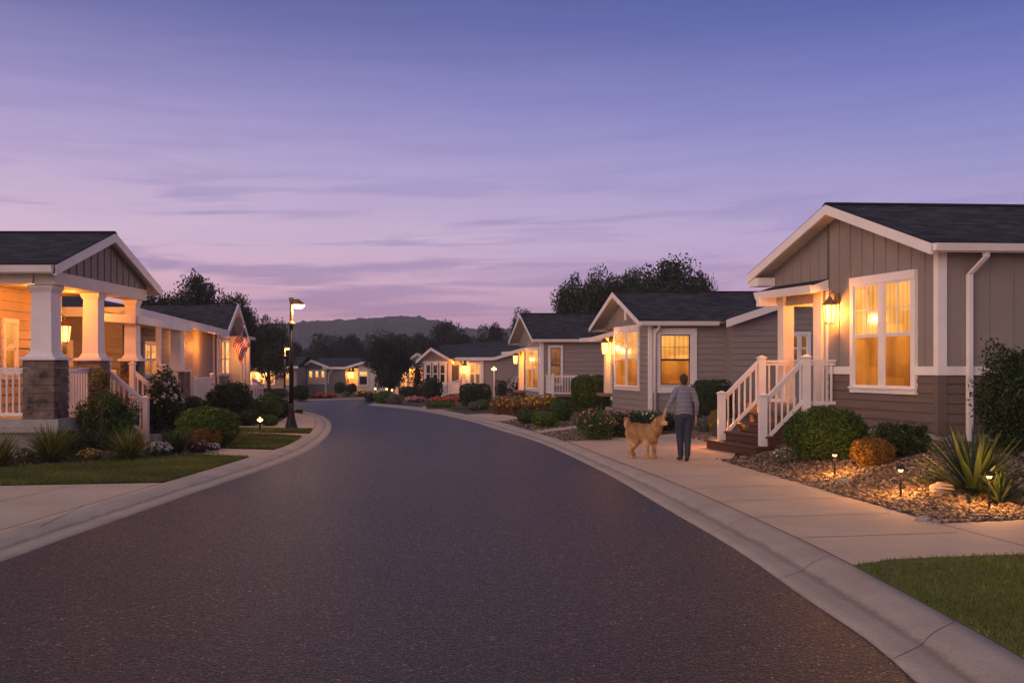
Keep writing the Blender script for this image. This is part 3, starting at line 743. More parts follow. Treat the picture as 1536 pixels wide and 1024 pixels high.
def tree(cx, top, bot, w, Y, label, var=0, group='trees behind the houses', lean=0):
    X = pX(cx, Y); z0 = g(Y); zt = pZ(top, Y); zb = max(pZ(bot, Y), z0 + .3); rx = w * Y / F / 2
    t = empty('tree', (X, Y, z0), label, 'tree', group)
    zc, rz = (zt + zb) / 2, (zt - zb) / 2
    m = MB(); r0 = max(.12, rx * .07)
    rnd = random.Random(int(cx * 7 + top))
    m.tube([(X, Y, z0 - .1), (X + .1 * rx * .3, Y, zb * .6 + z0 * .4), (X + lean, Y, zc), (X + lean, Y, zc + rz * .55)], [r0 * 1.4, r0, r0 * .7, r0 * .25], 9)
    for k in range(9):
        a = k * 2.4 + rnd.random(); s = zb + (zc - zb) * rnd.random()
        e = (X + math.cos(a) * rx * .6, Y + math.sin(a) * rx * .6, zc + rz * rnd.uniform(-.3, .55))
        mid = (X + (e[0] - X) * .45, Y + (e[1] - Y) * .45, s + (e[2] - s) * .35)
        m.tube([(X, Y, s), mid, e], [r0 * .5, r0 * .32, r0 * .1], 6)
    m.build('trunk', 'bark', t, smooth=True)
    c = bpy.data.objects.new('crown', CROWNS[var]); COL.objects.link(c); c.parent = t
    c.location = (lean, 0, zc - z0); c.scale = (rx * 1.06, rx * .95, rz * 1.08); c.rotation_euler[2] = rnd.random() * 6
    return t
tree(232, 428, 560, 100, 52, 'dark tree rising behind the roof tip of the near left house', 0)
tree(288, 411, 545, 100, 56, 'tallest dark tree behind the second left house', 1)
tree(350, 440, 560, 84, 60, 'dark tree behind the gable with the flag', 2)
tree(402, 474, 574, 84, 72, 'dense tree behind the near street lamp lit warm from below', 3, group='trees along the street')
tree(475, 503, 560, 56, 120, 'dark rounded tree under the left end of the hill', 4)
tree(520, 501, 560, 72, 122, 'broad dark tree behind the roof of the far house', 5)
tree(583, 499, 592, 76, 74, 'big dark tree right of the far house in the middle', 0, group='trees along the street')
tree(622, 490, 560, 70, 105, 'mid green tree right of the big dark one', 4)
tree(676, 481, 560, 76, 108, 'rounded tree rising over the roof of the fourth house', 1)
tree(738, 484, 560, 56, 112, 'dark tree over the right part of the fourth house roof', 5)
tree(703, 494, 560, 50, 128, 'low dark tree between two taller ones above the fourth house', 4)
tree(785, 463, 560, 50, 96, 'tree peeking out left behind the third house roof', 2)
tree(868, 412, 540, 84, 66, 'loose leafy tree standing behind the roof of the third house', 3)
tree(958, 400, 540, 90, 68, 'broad tree filling the gap between the middle and the tallest tree', 2)
tree(912, 404, 540, 96, 64, 'middle tree behind the second house on the right', 0)
tree(1008, 386, 540, 140, 60, 'tallest broad tree behind the second house on the right', 1)
tree(1052, 408, 540, 60, 62, 'narrow tree at the right of the tallest broad tree', 2)
tree(440, 512, 580, 50, 92, 'dark tree right behind the near street lamp pole', 5)
tree(545, 520, 575, 40, 130, 'small dark tree between the far house roof and the big tree', 4)
tree(300, 470, 590, 90, 70, 'dark tree hidden low behind the second left house', 4)
tree(348, 500, 592, 50, 64, 'low dark tree beside the flagpole', 5, group='trees along the street')
# far-off wood
rng = np.random.default_rng(77)
n = 26000; wx = rng.uniform(-75, 75, n); wy = 165 + rng.uniform(0, 10, n)
ht = 6.2 + 1.6 * np.sin(wx * .17) + 1.1 * np.sin(wx * .53 + 1) + .7 * np.sin(wx * 1.4)
C = np.stack([wx, wy, -.8 + ht * rng.random(n)**.7], 1)
V = leafquads(rng, C, np.tile([[0, -1, .4]], (n, 1)).astype(float), .42, .6, .5).reshape(-1, 3)
tag(npmesh('distant_woodland', V, np.arange(n * 4).reshape(-1, 4), ['leaf_tree'], v=np.clip(rng.normal(.4, .2, n), 0, 1)), 'dark distant woodland below the hill', 'woodland', kind='stuff')

# hills
from mathutils import noise as mn
prof_h = [(-400, 500), (300, 494), (400, 488), (440, 485), (480, 482), (520, 480), (560, 477), (600, 474.5), (635, 476.5), (665, 484), (695, 492), (730, 495), (760, 492), (850, 500), (1000, 515), (1200, 520), (2000, 530)]
YH = 520.0; W_ = 1300; rows = 30; V = []
hx = [p[0] for p in prof_h]; hy = [p[1] for p in prof_h]
for j in range(rows):
    t = j / (rows - 1)
    for i in range(W_):
        x = -250 + 2100 * i / (W_ - 1); y = np.interp(x, hx, hy)
        zt = (HZ - y) * YH / F + H; yy = YH - 190 * (1 - t); X = pX(x, YH) * (.8 + .2 * t)
        s = t**.8
        z = -2 + (zt + 2) * s + (mn.noise(Vector((X * .05, yy * .02, 0))) * 5 * (1 - t) * t * 3) + mn.noise(Vector((X * .16, yy * .1, 2))) * 1.4 * (.35 + .65 * s) + abs(mn.noise(Vector((X * .3, yy * .3, 5)))) * 1.5 + abs(mn.noise(Vector((X * .9, yy * .8, 9)))) * .5
        V.append((X, yy, z))
for i in range(W_): V.append((V[(rows - 1) * W_ + i][0], YH + 60, -5))
Fc = np.array([(j * W_ + i, j * W_ + i + 1, (j + 1) * W_ + i + 1, (j + 1) * W_ + i) for j in range(rows) for i in range(W_ - 1)])
tag(npmesh('hills', np.array(V), Fc, ['hill_green'], smooth=True), kind='structure')

# ------------------------------------------------------------------ houses
class House:
    def __init__(s, name, label, C, u, v, base, wall_mat='lap_siding', group='manufactured houses along the street'):
        s.C = Vector(C); s.u = Vector(u).normalized(); s.v = Vector(v).normalized(); s.base = base
        s.root = empty(name, (C[0], C[1], base), label, 'house', group); s.wm = wall_mat; s.k = 1.0; s.dz = 0.0
    def P(s, a, b_, z):
        p = s.C + s.u * a * s.k + s.v * b_ * s.k; return Vector((p.x, p.y, z * s.k + s.dz))
    def PT(s): return lambda a, b_, z: s.P(a, b_, z)
    def W(s, pl):
        k, c = pl
        return (lambda q, o, z: s.P(q, c - o, z)) if k == 'g' else (lambda q, o, z: s.P(c - o, q, z))
    def spx(s, pl, x):
        k, c = pl; kk = (x - CX) / F
        O = s.C + (s.v * c if k == 'g' else s.u * c) * s.k; d = s.u if k == 'g' else s.v
        q = (kk * O.y - O.x) / (d.x - kk * d.y)
        return q / s.k, (O + d * q).y
    def siding(s, pl, q0, q1, z0, z1, mat, clip=None, h=.17, name='wall', parent=None):
        T = s.W(pl); m = MB(); z = z0; prev = None
        def lim(z):
            if clip: a, b_ = clip(z); return max(q0, a), min(q1, b_)
            return q0, q1
        while z < z1 - .01:
            zt = min(z + h, z1); a0, b0 = lim(z); a1, b1 = lim(zt)
            if b0 <= a0: break
            if b1 <= a1: a1 = b1 = (a1 + b1) / 2
            m.poly([T(a0, .028, z + .014), T(b0, .028, z + .014), T(b1, .003, zt), T(a1, .003, zt)])
            m.poly([T(a0, .028, z + .014), T(b0, .028, z + .014), T(b0, .0, z + .014), T(a0, .0, z + .014)])
            m.poly([T(a0, .0, z), T(b0, .0, z), T(b0, .0, z + .014), T(a0, .0, z + .014)])
            z = zt
        return m.build(name, mat, parent or s.root)
    def batten(s, pl, q0, q1, z0, ztop, mat, step=.4, name='wall', bw=.05, parent=None, piv=None):
        """vertical boards; ztop(q)"""
        T = s.W(pl); m = MB(); n = max(1, round((q1 - q0) / step)); ks = [q0 + (q1 - q0) * i / n for i in range(n + 1)]
        if piv and q0 < piv < q1: ks = sorted(ks + [piv])
        for a, b_ in zip(ks, ks[1:]):
            m.poly([T(a, .002, z0), T(b_, .002, z0), T(b_, .002, max(ztop(b_), z0)), T(a, .002, max(ztop(a), z0))])
        for a in ks:
            if a == piv: continue
            a0, a1 = a - bw / 2, a + bw / 2
            zt0, zt1 = max(ztop(a0), z0 + .01), max(ztop(a1), z0 + .01)
            m.hexa([T(a0, 0, z0), T(a1, 0, z0), T(a1, .022, z0), T(a0, .022, z0), T(a0, 0, zt0), T(a1, 0, zt1), T(a1, .022, zt1), T(a0, .022, zt0)])
        return m.build(name, mat, parent or s.root)
    def box(s, name, mat, a0, a1, b0, b1, z0, z1, parent=None, bevel=0):
        m = MB(); m.box(s.PT(), a0, a1, b0, b1, z0, z1); return m.build(name, mat, parent or s.root, bevel=bevel)
    def wbox(s, name, mat, pl, q0, q1, o0, o1, z0, z1, parent=None, bevel=0):
        m = MB(); m.box(s.W(pl), q0, q1, o0, o1, z0, z1); return m.build(name, mat, parent or s.root, bevel=bevel)
    def roof(s, L, b0, b1, zE, zR, oe=.35, a0=0, mid=None, th=.10, board=.2, far=True, rake_b1=False, gutter=True, gb1=None):
        """gable roof; ridge along v at a=mid; zE: top of eave edge, zR: top at ridge"""
        aN, aF = a0 - oe, a0 + L + oe; mid = mid if mid is not None else a0 + L / 2
        P = s.P
        m = MB(); sl = MB()
        for ae in (aN, aF):
            Ls = math.hypot(mid - ae, zR - zE)
            m.poly([P(ae, b0, zE), P(ae, b1, zE), P(mid, b1, zR), P(mid, b0, zR)], [(0, 0), (b1 - b0, 0), (b1 - b0, Ls), (0, Ls)])
            e = .02
            m.poly([P(ae, b0, zE), P(ae, b1, zE), P(ae, b1, zE - e), P(ae, b0, zE - e)])
            for bb in (b0, b1):
                m.poly([P(ae, bb, zE), P(mid, bb, zR), P(mid, bb, zR - e), P(ae, bb, zE - e)])
            q = .035
            sl.hexa([P(ae, b0 + q, zE - th), P(ae, b1 - q, zE - th), P(mid, b1 - q, zR - th), P(mid, b0 + q, zR - th),
                     P(ae, b0 + q, zE - .012), P(ae, b1 - q, zE - .012), P(mid, b1 - q, zR - .012), P(mid, b0 + q, zR - .012)])
        # ridge cap
        m.hexa([P(mid - .12, b0, zR - .03), P(mid + .12, b0, zR - .03), P(mid + .12, b1, zR - .03), P(mid - .12, b1, zR - .03),
                P(mid - .03, b0, zR + .025), P(mid + .03, b0, zR + .025), P(mid + .03, b1, zR + .025), P(mid - .03, b1, zR + .025)])
        rf = m.build('roof', 'roof_shingle', s.root)
        sl.build('soffit', 'cream_paint', rf)
        for bb in ((b0, b1) if rake_b1 else (b0,)):
            sg = -1 if bb == b0 else 1
            for ae in (aN, aF):
                mm_ = MB(); w0, w1 = bb + sg * .0, bb - sg * .04
                w0 = bb + sg * .012; 
                mm_.hexa([P(ae, w0, zE - board), P(mid, w0, zR - board), P(mid, w1, zR - board), P(ae, w1, zE - board),
                          P(ae, w0, zE - .022), P(mid, w0, zR - .022), P(mid, w1, zR - .022), P(ae, w1, zE - .022)])
                mm_.build('bargeboard', 'white_paint', rf)
        if gutter:
            for ae, sg in ((aN, -1), (aF, 1)):
                mg = MB(); o1, o2 = ae + sg * .0, ae + sg * .11; bk = b1; b1_ = gb1 or b1
                mg.box(s.PT(), min(o1, ae - sg * .02), max(o1, ae - sg * .02), b0 + .01, b1_, zE - .17, zE - .025)
                mg.hexa([P(ae + sg * .003, b0 + .03, zE - .15), P(ae + sg * .07, b0 + .03, zE - .15), P(ae + sg * .07, b1_, zE - .15), P(ae + sg * .003, b1_, zE - .15),
                         P(ae + sg * .003, b0 + .03, zE - .03), P(ae + sg * .11, b0 + .03, zE - .03), P(ae + sg * .11, b1_, zE - .03), P(ae + sg * .003, b1_, zE - .03)])
                mg.build('gutter', 'white_paint', rf)
        return rf
    def window(s, pl, q0, q1, z0, z1, cols=2, mats=('lit_shade', 'lit_amber'), trim=.11, muntin=(2, 2), mull=.09, head=None, rail=.5, sash_mat='white_paint', sill=.04, trimmat='white_paint'):
        T = s.W(pl); head = head or trim
        m = MB(); o = .062
        m.box(T, q0 - trim, q0, .0, o, z0, z1); m.box(T, q1, q1 + trim, .0, o, z0, z1)
        m.box(T, q0 - trim, q1 + trim, .0, o + .012, z1, z1 + head)
        m.box(T, q0 - trim, q1 + trim, .0, o + .006, z0 - trim * 1.15, z0 - .035)
        m.box(T, q0 - trim, q1 + trim, .0, o + sill, z0 - .035, z0)
        w = (q1 - q0 - mull * (cols - 1)) / cols
        for c in range(1, cols):
            x = q0 + c * w + (c - 1) * mull; m.box(T, x, x + mull, 0, o - .004, z0, z1)
        fr = m.build('window', trimmat, s.root, bevel=.004)
        zm = z0 + (z1 - z0) * rail; S = .035
        for c in range(cols):
            a = q0 + c * (w + mull); b_ = a + w
            sm = MB()
            for (za, zb, oo) in ((z0, zm, .042), (zm, z1, .05)):
                sm.box(T, a, a + S, .004, oo, za, zb); sm.box(T, b_ - S, b_, .004, oo, za, zb)
                sm.box(T, a + S, b_ - S, .004, oo, za, za + S); sm.box(T, a + S, b_ - S, .004, oo, zb - S, zb)
            if muntin:
                nx_, nz_ = muntin
                for i in range(1, nx_): x = a + (b_ - a) * i / nx_; sm.box(T, x - .009, x + .009, .005, .044, zm + S, z1 - S)
                for i in range(1, nz_): z = zm + (z1 - zm) * i / nz_; sm.box(T, a + S, b_ - S, .005, .043, z - .009, z + .009)
            sm.build('sash', sash_mat, fr)
            for (za, zb, mt) in ((z0, zm, mats[1]), (zm, z1, mats[0])):
                pm = MB(); pm.poly([T(a, .034, za), T(b_, .034, za), T(b_, .034, zb), T(a, .034, zb)], [(c + 0, 0), (c + 1, 0), (c + 1, 1), (c + 0, 1)])
                pm.build('pane', mt, fr)
        return fr
    def winpx(s, pl, xl, xr, yt, yb, xref, **kw):
        a, _ = s.spx(pl, xl); b_, _ = s.spx(pl, xr); _, Y = s.spx(pl, xref)
        return s.window(pl, min(a, b_), max(a, b_), (pZ(yb, Y) - s.dz) / s.k, (pZ(yt, Y) - s.dz) / s.k, **kw)
def railing(root, p0, p1, h, parent=None, n=None, base_gap=.08, mat='white_paint'):
    """p0, p1: foot points; sloping allowed"""
    p0, p1 = Vector(p0), Vector(p1); L = Vector((p1.x - p0.x, p1.y - p0.y)).length
    n = n or max(2, int(L / .13)); m = MB(); up = Vector((0, 0, 1))
    m.bar(p0 + up * h, p1 + up * h, .075, .05); m.bar(p0 + up * (h - .065), p1 + up * (h - .065), .04, .05)
    m.bar(p0 + up * base_gap, p1 + up * base_gap, .045, .07)
    for k in range(n):
        t = (k + .5) / n; q = p0.lerp(p1, t)
        m.bar(q + up * (base_gap + .036), q + up * (h - .091), .034, .034, up=(0, 1, 0))
    return m.build('railing', mat, parent or root)
def newel(root, p, h, w=.11, parent=None, name='newel_post'):
    m = MB(); x, y, z = p
    m.box(wp, x - w / 2, x + w / 2, y - w / 2, y + w / 2, z, z + h)
    c = w / 2 + .022
    m.box(wp, x - c, x + c, y - c, y + c, z + h, z + h + .025)
    m.hexa([(x - c + .01, y - c + .01, z + h + .026), (x + c - .01, y - c + .01, z + h + .026), (x + c - .01, y + c - .01, z + h + .026), (x - c + .01, y + c - .01, z + h + .026),
            (x - .02, y - .02, z + h + .065), (x + .02, y - .02, z + h + .065), (x + .02, y + .02, z + h + .065), (x - .02, y + .02, z + h + .065)])
    return m.build(name, 'white_paint', parent or root, bevel=.004)
def lantern(root, p, outv, s=1.0, watts=22, back=.16):
    """wall lantern hanging from a hook bracket: p centre of glass, outv pointing away from the wall"""
    p = Vector(p); o = Vector((*outv, 0)).normalized()
    m = MB()
    def ring(z, r): return [p + Vector((math.cos(a) * r * s, math.sin(a) * r * s, z * s)) for a in [R(30 + 60 * k) for k in range(6)]]
    def band(m_, z0, r0, z1, r1):
        A, B = ring(z0, r0), ring(z1, r1)
        for k in range(6): m_.poly([A[k], A[(k + 1) % 6], B[(k + 1) % 6], B[k]])
    band(m, .15, .115, .16, .125); band(m, .16, .125, .235, .04); band(m, .235, .04, .27, .028)
    band(m, -.17, .07, -.155, .078); m.poly(ring(-.17, .07)); band(m, .135, .11, .15, .115)
    for k in range(6):
        A, B = ring(-.16, .075), ring(.14, .108); m.bar(A[k], B[k], .012 * s)
    top = p + Vector((0, 0, .27 * s)); wall = p - o * back + Vector((0, 0, .24 * s))
    m.tube([top, top + Vector((0, 0, .05 * s)) , top + Vector((0, 0, .09 * s)) - o * back * .45, wall + Vector((0, 0, .05)) + o * .03, wall], .011 * s, 6)
    m.tube([wall + o * .02 + Vector((0, 0, -.09 * s)), wall + o * .02 + Vector((0, 0, .09 * s))], .045 * s, 8)
    f = m.build('wall_lantern', 'bronze_metal', root)
    gm = MB(); band(gm, -.155, .068, .135, .10)
    gm.build('lantern_glass', 'lantern_glass', f)
    lamp(p, watts, f, radius=.045 * s)
    return f
def pair(u_, k=1): return (u_[0] * k, u_[1] * k)

# ---- near right house
vp = lambda x: ((x - CX) / F, 1.0)
Yc = 16.0
h1 = House('manufactured_house', 'near right house with lit double window, board siding and white stair railings', (pX(1408, Yc), Yc), vp(330), (math.cos(R(3.5)), math.sin(R(3.5))), 0)
G, S_ = ('g', 0), ('s', 0)
La = 4.93; zE1, zR1 = 3.86, 4.97; zb = .49; zband = pZ(556, 16) ; FND = .72
mid = La / 2
def ztop1(q): 
    t = (q + .38) / (mid + .38) if q < mid else (La + .38 - q) / (mid + .38)
    return zE1 - .10 + (zR1 - zE1) * t
qP, _ = h1.spx(G, 1243)      # where the solid gable wall ends and the porch begins
w = h1.batten(G, 0, qP, zband + .075, ztop1, 'board_siding', .33, piv=mid)
h1.batten(G, qP, La, 3.34, ztop1, 'board_siding', .33, name='gable_panel')
h1.siding(G, 0, qP, .62, zband - .075, 'lower_siding')
h1.siding(S_, 0, 9, .62, zband - .075, 'lower_siding')
h1.batten(S_, 0, 9, zband + .075, lambda q: zE1 - .1, 'board_siding', .42, bw=.045)
h1.box('foundation', 'foundation', .03, La - .03, .03, 9, -.1, .62)
h1.box('wall_core', 'grey_siding', .01, qP, .01, 9, .62, 3.6)
h1.box('wall_core', 'grey_siding', qP, La - .4, 1.7, 9, .62, 3.6)
wa, wb = h1.spx(G, 1371)[0] - .1, h1.spx(G, 1284)[0] + .1
h1.wbox('belt_board', 'white_paint', G, 0, wa, 0, .05, zband - .075, zband + .075)
h1.wbox('belt_board', 'white_paint', G, wb, qP, 0, .05, zband - .075, zband + .075)
h1.wbox('belt_board', 'white_paint', S_, -.052, 9, 0, .048, zband - .075, zband + .075)
for z0, z1, mt in ((zband + .077, zE1 - .12, 'white_paint'), (.60, zband - .077, 'lower_siding')):
    h1.wbox('corner_board', mt, G, -.035, .07, 0, .04, z0, z1)
    h1.wbox('corner_board', mt, S_, -.038, .12, 0, .036, z0, z1)
h1.roof(La, -.42, 9.2, zE1, zR1, .38, board=.21)
# underside return at the far eave
h1.wbox('eave_return', 'white_paint', G, La - .02, La + .36, -.0, .40, zE1 - .30, zE1 - .12)
h1.winpx(G, 1284, 1371, 418, 582, 1371, cols=2, trim=.10, head=.16, mull=.13, rail=.5)
# downspout on the long side
ds = MB(); T = h1.W(S_); dx, _ = h1.spx(S_, 1450)
ds.box(T, dx - .045, dx + .045, .03, .10, .3, 3.35)
ds.hexa([T(dx - .045, .03, 3.35), T(dx + .045, .03, 3.35), T(dx + .045, .10, 3.35), T(dx - .045, .10, 3.35),
         T(dx + .03, .30, 3.62), T(dx + .12, .30, 3.62), T(dx + .12, .37, 3.62), T(dx + .03, .37, 3.62)])
ds.box(T, dx + .03, dx + .12, .30, .37, 3.62, zE1 - .14)
ds.build('downspout', 'white_paint', h1.root, bevel=.01)
# porch: deck, columns, door wall, shed roof
dk = .97
h1.box('porch_deck', 'deck_wood', qP - .03, La + .05, -.62, 1.7, dk - .14, dk)
h1.box('porch_skirt', 'lower_siding', qP + .02, La, -.58, -.54, .05, dk - .15)
cm = MB(); cq, _ = h1.spx(G, 1172)
cm.box(h1.PT(), cq - .11, cq + .11, -.02, .22, dk, 3.32); cm.box(h1.PT(), cq - .14, cq + .14, -.05, .25, dk, dk + .14); cm.box(h1.PT(), cq - .14, cq + .14, -.05, .25, 3.18, 3.32)
cm.build('porch_column', 'cream_paint', h1.root, bevel=.005)
h1.box('corner_post', 'white_paint', qP - .02, qP + .05, -.03, .1, dk, 3.32)
# wall of the porch facing the far end with a door
h1.box('porch_side_wall', 'tan_paint', qP + .051, qP + .10, .10, 1.7, dk, 3.32)
h1.box('porch_back_wall', 'tan_paint', qP + .101, qP + .9, 1.5, 1.69, dk, 3.32)
h1.box('porch_column', 'cream_paint', qP + .24, qP + .52, .0, .2, dk, 3.32)
h1.box('doorway_strip', 'door_dark', qP + .06, qP + .22, .12, .16, dk, 3.3)  # dark strip added to stand for the doorway gap beside the column
dr = h1.box('door', 'door_dark', qP + .101, qP + .135, .35, 1.2, dk + .02, 3.02)
h1.box('porch_ceiling', 'tan_paint', qP, La + .02, .0, 1.7, 3.325, 3.36)
h1.box('porch_beam', 'tan_paint', qP + .06, cq - .12, .02, .12, 3.1, 3.3)
h1.box('porch_beam', 'white_paint', La - .12, La + .0, -.43, 1.6, 3.1, 3.32)
sh = MB(); P = h1.P
bF, bW = -.36, .0; zf, zw = 3.43, 3.55; a0, a1 = qP - .02, La + .12
sh.poly([P(a0, bF, zf), P(a1, bF, zf), P(a1, bW, zw), P(a0, bW, zw)], [(0, 0), (a1 - a0, 0), (a1 - a0, 1), (0, 1)])
sh.hexa([P(a0, bF, zf - .03), P(a1, bF, zf - .03), P(a1, bW, zw - .03), P(a0, bW, zw - .03), P(a0, bF, zf - .002), P(a1, bF, zf - .002), P(a1, bW, zw - .002), P(a0, bW, zw - .002)])
pr = sh.build('porch_roof', 'roof_shingle', h1.root)
fm = MB()
fm.hexa([P(a0 - .02, bF, zf - .17), P(a0 + .02, bF, zf - .17), P(a0 + .02, bW - .03, zw - .23), P(a0 - .02, bW - .03, zw - .23), P(a0 - .02, bF, zf - .02), P(a0 + .02, bF, zf - .02), P(a0 + .02, bW - .03, zw - .02), P(a0 - .02, bW - .03, zw - .02)])
fm.hexa([P(a0 - .02, bF - .03, zf - .17), P(a1, bF - .03, zf - .17), P(a1, bF - .001, zf - .17), P(a0 - .02, bF - .001, zf - .17), P(a0 - .02, bF - .07, zf - .01), P(a1, bF - .07, zf - .01), P(a1, bF - .001, zf - .01), P(a0 - .02, bF - .001, zf - .01)])
fm.hexa([P(a0 + .02, bF, zf - .12), P(a1, bF, zf - .12), P(a1, bW, zf - .10), P(a0 + .02, bW, zf - .10), P(a0 + .02, bF, zf - .10), P(a1, bF, zf - .10), P(a1, bW, zf - .08), P(a0 + .02, bW, zf - .08)])
fm.build('porch_fascia', 'white_paint', pr)
# stairs
aN_, aF_ = 2.78, 4.38; bT, bB = -.62, -1.5
stp = MB(); nst = 4; rise = dk / (nst + .0)
for k in range(nst):
    z = dk - rise * (k + 1) + (.0 if k < nst - 1 else 0)
    z = max(z, .0) + (rise * .0)
stair = empty('porch_stairs', tuple(h1.P(aN_, bB, 0)), None, None); stair.parent = h1.root
stair.location = Vector(stair['_o']) - Vector(h1.root['_o'])
for k in range(nst - 0):
    zt = .20 + k * .195; b0 = -1.78 + k * .29
    ext = (.22, .16, .0, 0)[k]
    t_ = MB(); t_.box(h1.PT(), aN_ - ext, aF_ + ext, b0, b0 + .32, zt - .045, zt)
    t_.build('tread', 'dark_wood', stair, bevel=.006)
    t_ = MB(); t_.box(h1.PT(), aN_ - ext + .03, aF_ + ext - .03, b0 + .05, b0 + .09, zt - .19, zt - .047)
    t_.build('riser', 'dark_wood', stair)
    t_ = MB(); t_.box(h1.PT(), aN_ - ext + .02, aN_ - ext + .07, b0 + .095, b0 + .36, 0.0, zt - .047); t_.box(h1.PT(), aF_ + ext - .07, aF_ + ext - .02, b0 + .095, b0 + .36, 0.0, zt - .047)
    t_.build('stringer', 'dark_wood', stair)
for a in (aN_, aF_):
    newel(None, h1.P(a, bT, dk - .3), 1.28, .15, parent=stair); newel(None, h1.P(a, bB, .05), 1.14, .15, parent=stair)
    railing(None, h1.P(a, bB + .08, .24), h1.P(a, bT - .06, dk + .02), .92, parent=stair, n=6, base_gap=.10)
railing(h1.root, h1.P(aN_, bT + .08, dk), h1.P(aN_, 0 - .02, dk), .92, n=3)
railing(h1.root, h1.P(aF_, bT + .08, dk), h1.P(aF_, -.04, dk), .92, n=3)
sl_ = h1.P(aF_ + .12, bB + .1, .62)
m = MB(); m.box(wp, sl_.x - .05, sl_.x + .05, sl_.y - .04, sl_.y + .04, sl_.z, sl_.z + .07); m.build('step_light', 'bronze_metal', stair)
lamp(sl_ + Vector((-.12, .12, -.04)), 26, stair, .05)
lq, ly = h1.spx(G, 1259)
lantern(h1.root, h1.P(lq, -.2, pZ(470, ly)), tuple(-h1.v), 1.22, 90, back=.17)
lamp(h1.P((qP + La) / 2, .6, 3.1), 45, h1.root, .08)

# ---- second right house
Yc = 32.0
h2 = House('manufactured_house', 'second house on the right behind the person, with downspout and square hedge', (pX(975, Yc), Yc), vp(450), (math.cos(R(1.2)), math.sin(R(1.2))), 0)
La2 = 4.9; zE2 = pZ(481, 31.6); zR2 = pZ(437, 34.3); mid2 = La2 / 2
def ztopf(zE, zR, mid_, L, ov=.38): return lambda q: zE - .1 + (zR - zE) * ((q + ov) / (mid_ + ov) if q < mid_ else (L + ov - q) / (mid_ + ov))
zt2 = ztopf(zE2, zR2, mid2, La2)
zgb = pZ(487, 32.5)
h2.batten(G, 0, La2, zgb, zt2, 'board_siding', .3, piv=mid2, name='gable_panel')
qP2, _ = h2.spx(G, 919)
h2.siding(G, 0, qP2, .2, zgb, 'lap_siding', h=.2)
wl, _ = h2.spx(S_, 1180 + 90)
h2.siding(S_, 0, 9.5, .2, zE2 - .1, 'lap_siding', h=.2)
h2.box('wall_core', 'grey_siding', .01, qP2, .01, 9.5, .2, 3.0)
h2.box('wall_core', 'grey_siding', qP2, La2 - .02, 1.5, 9.5, .5, 3.0)
h2.box('foundation', 'foundation', .04, La2, .04, 9.5, -.1, .2)
h2.wbox('corner_board', 'white_paint', G, -.03, .08, 0, .045, .2, zE2 - .1)
h2.wbox('corner_board', 'white_paint', S_, -.04, .07, 0, .04, .2, zE2 - .1)
h2.roof(La2, -.5, 9.8, zE2, zR2, .38, board=.2, gb1=h2.spx(('s', -.9), 1088)[0])
h2.winpx(G, 925, 958, 496, 580, 958, cols=2, trim=.13, head=.22, mull=.14, muntin=(2, 2), mats=('lit_curtain', 'lit_amber'))
h2.winpx(S_, 990, 1034, 502, 577, 1010, cols=1, trim=.24, head=.22, muntin=(2, 2), mats=('lit_shade', 'lit_amber'), sash_mat='door_dark')
# gable vent slot
q, _ = h2.spx(G, 939); h2.wbox('gable_vent', 'white_paint', G, q - .07, q + .09, 0, .04, zgb + .25, zgb + 1.0)
q, _ = h2.spx(S_, 984)
ds = MB(); T = h2.W(S_); ds.tube([T(q, .30, zE2 - .14), T(q, .28, zE2 - .24), T(q - .05, .08, zE2 - .42), T(q - .05, .08, .2)], .05, 8)
ds.build('downspout', 'white_paint', h2.root, smooth=True)
# cross wing on the right of the long side
WP = ('s', -.55)
wq0, _ = h2.spx(('s', -.95), 1092); wq1 = wq0 + 7.2; wqm = (wq0 + wq1) / 2; wz = zE2 + 3.6 * .34; P = h2.P
m = MB(); s2 = MB()
for qe in (wq0 - .05, wq1 + .05):
    m.poly([P(-.95, qe, zE2), P(6, qe, zE2), P(6, wqm, wz), P(-.95, wqm, wz)], [(0, 0), (7, 0), (7, 3.8), (0, 3.8)])
    s2.poly([P(-.93, qe, zE2 - .05), P(6, qe, zE2 - .05), P(6, wqm, wz - .05), P(-.93, wqm, wz - .05)])
wr = m.build('wing_roof', 'roof_shingle', h2.root); s2.build('soffit', 'cream_paint', wr)
for qe in (wq0 - .05, wq1 + .05):
    m = MB(); m.hexa([P(-.98, qe, zE2 - .24), P(-.94, qe, zE2 - .24), P(-.94, wqm, wz - .22), P(-.98, wqm, wz - .22), P(-.98, qe, zE2 + .01), P(-.94, qe, zE2 + .01), P(-.94, wqm, wz + .01), P(-.98, wqm, wz + .01)])
    m.build('bargeboard', 'white_paint', wr)
h2.siding(WP, wq0 + .3, wq1 - .3, .2, wz, 'lap_siding', h=.2, name='wing_wall', clip=lambda z: (wq0 + max(0, (z + .15 - zE2) / .34), wq1 - max(0, (z + .15 - zE2) / .34)))
h2.box('wing_core', 'grey_siding', -.54, 0, wq0 + .31, wq1 - .31, .1, zE2 - .1)
# window beyond the porch of the near house
h2.winpx(WP, 1186, 1210, 503, 541, 1195, cols=2, trim=.12, muntin=None, mats=('lit_dim', 'lit_dim'))
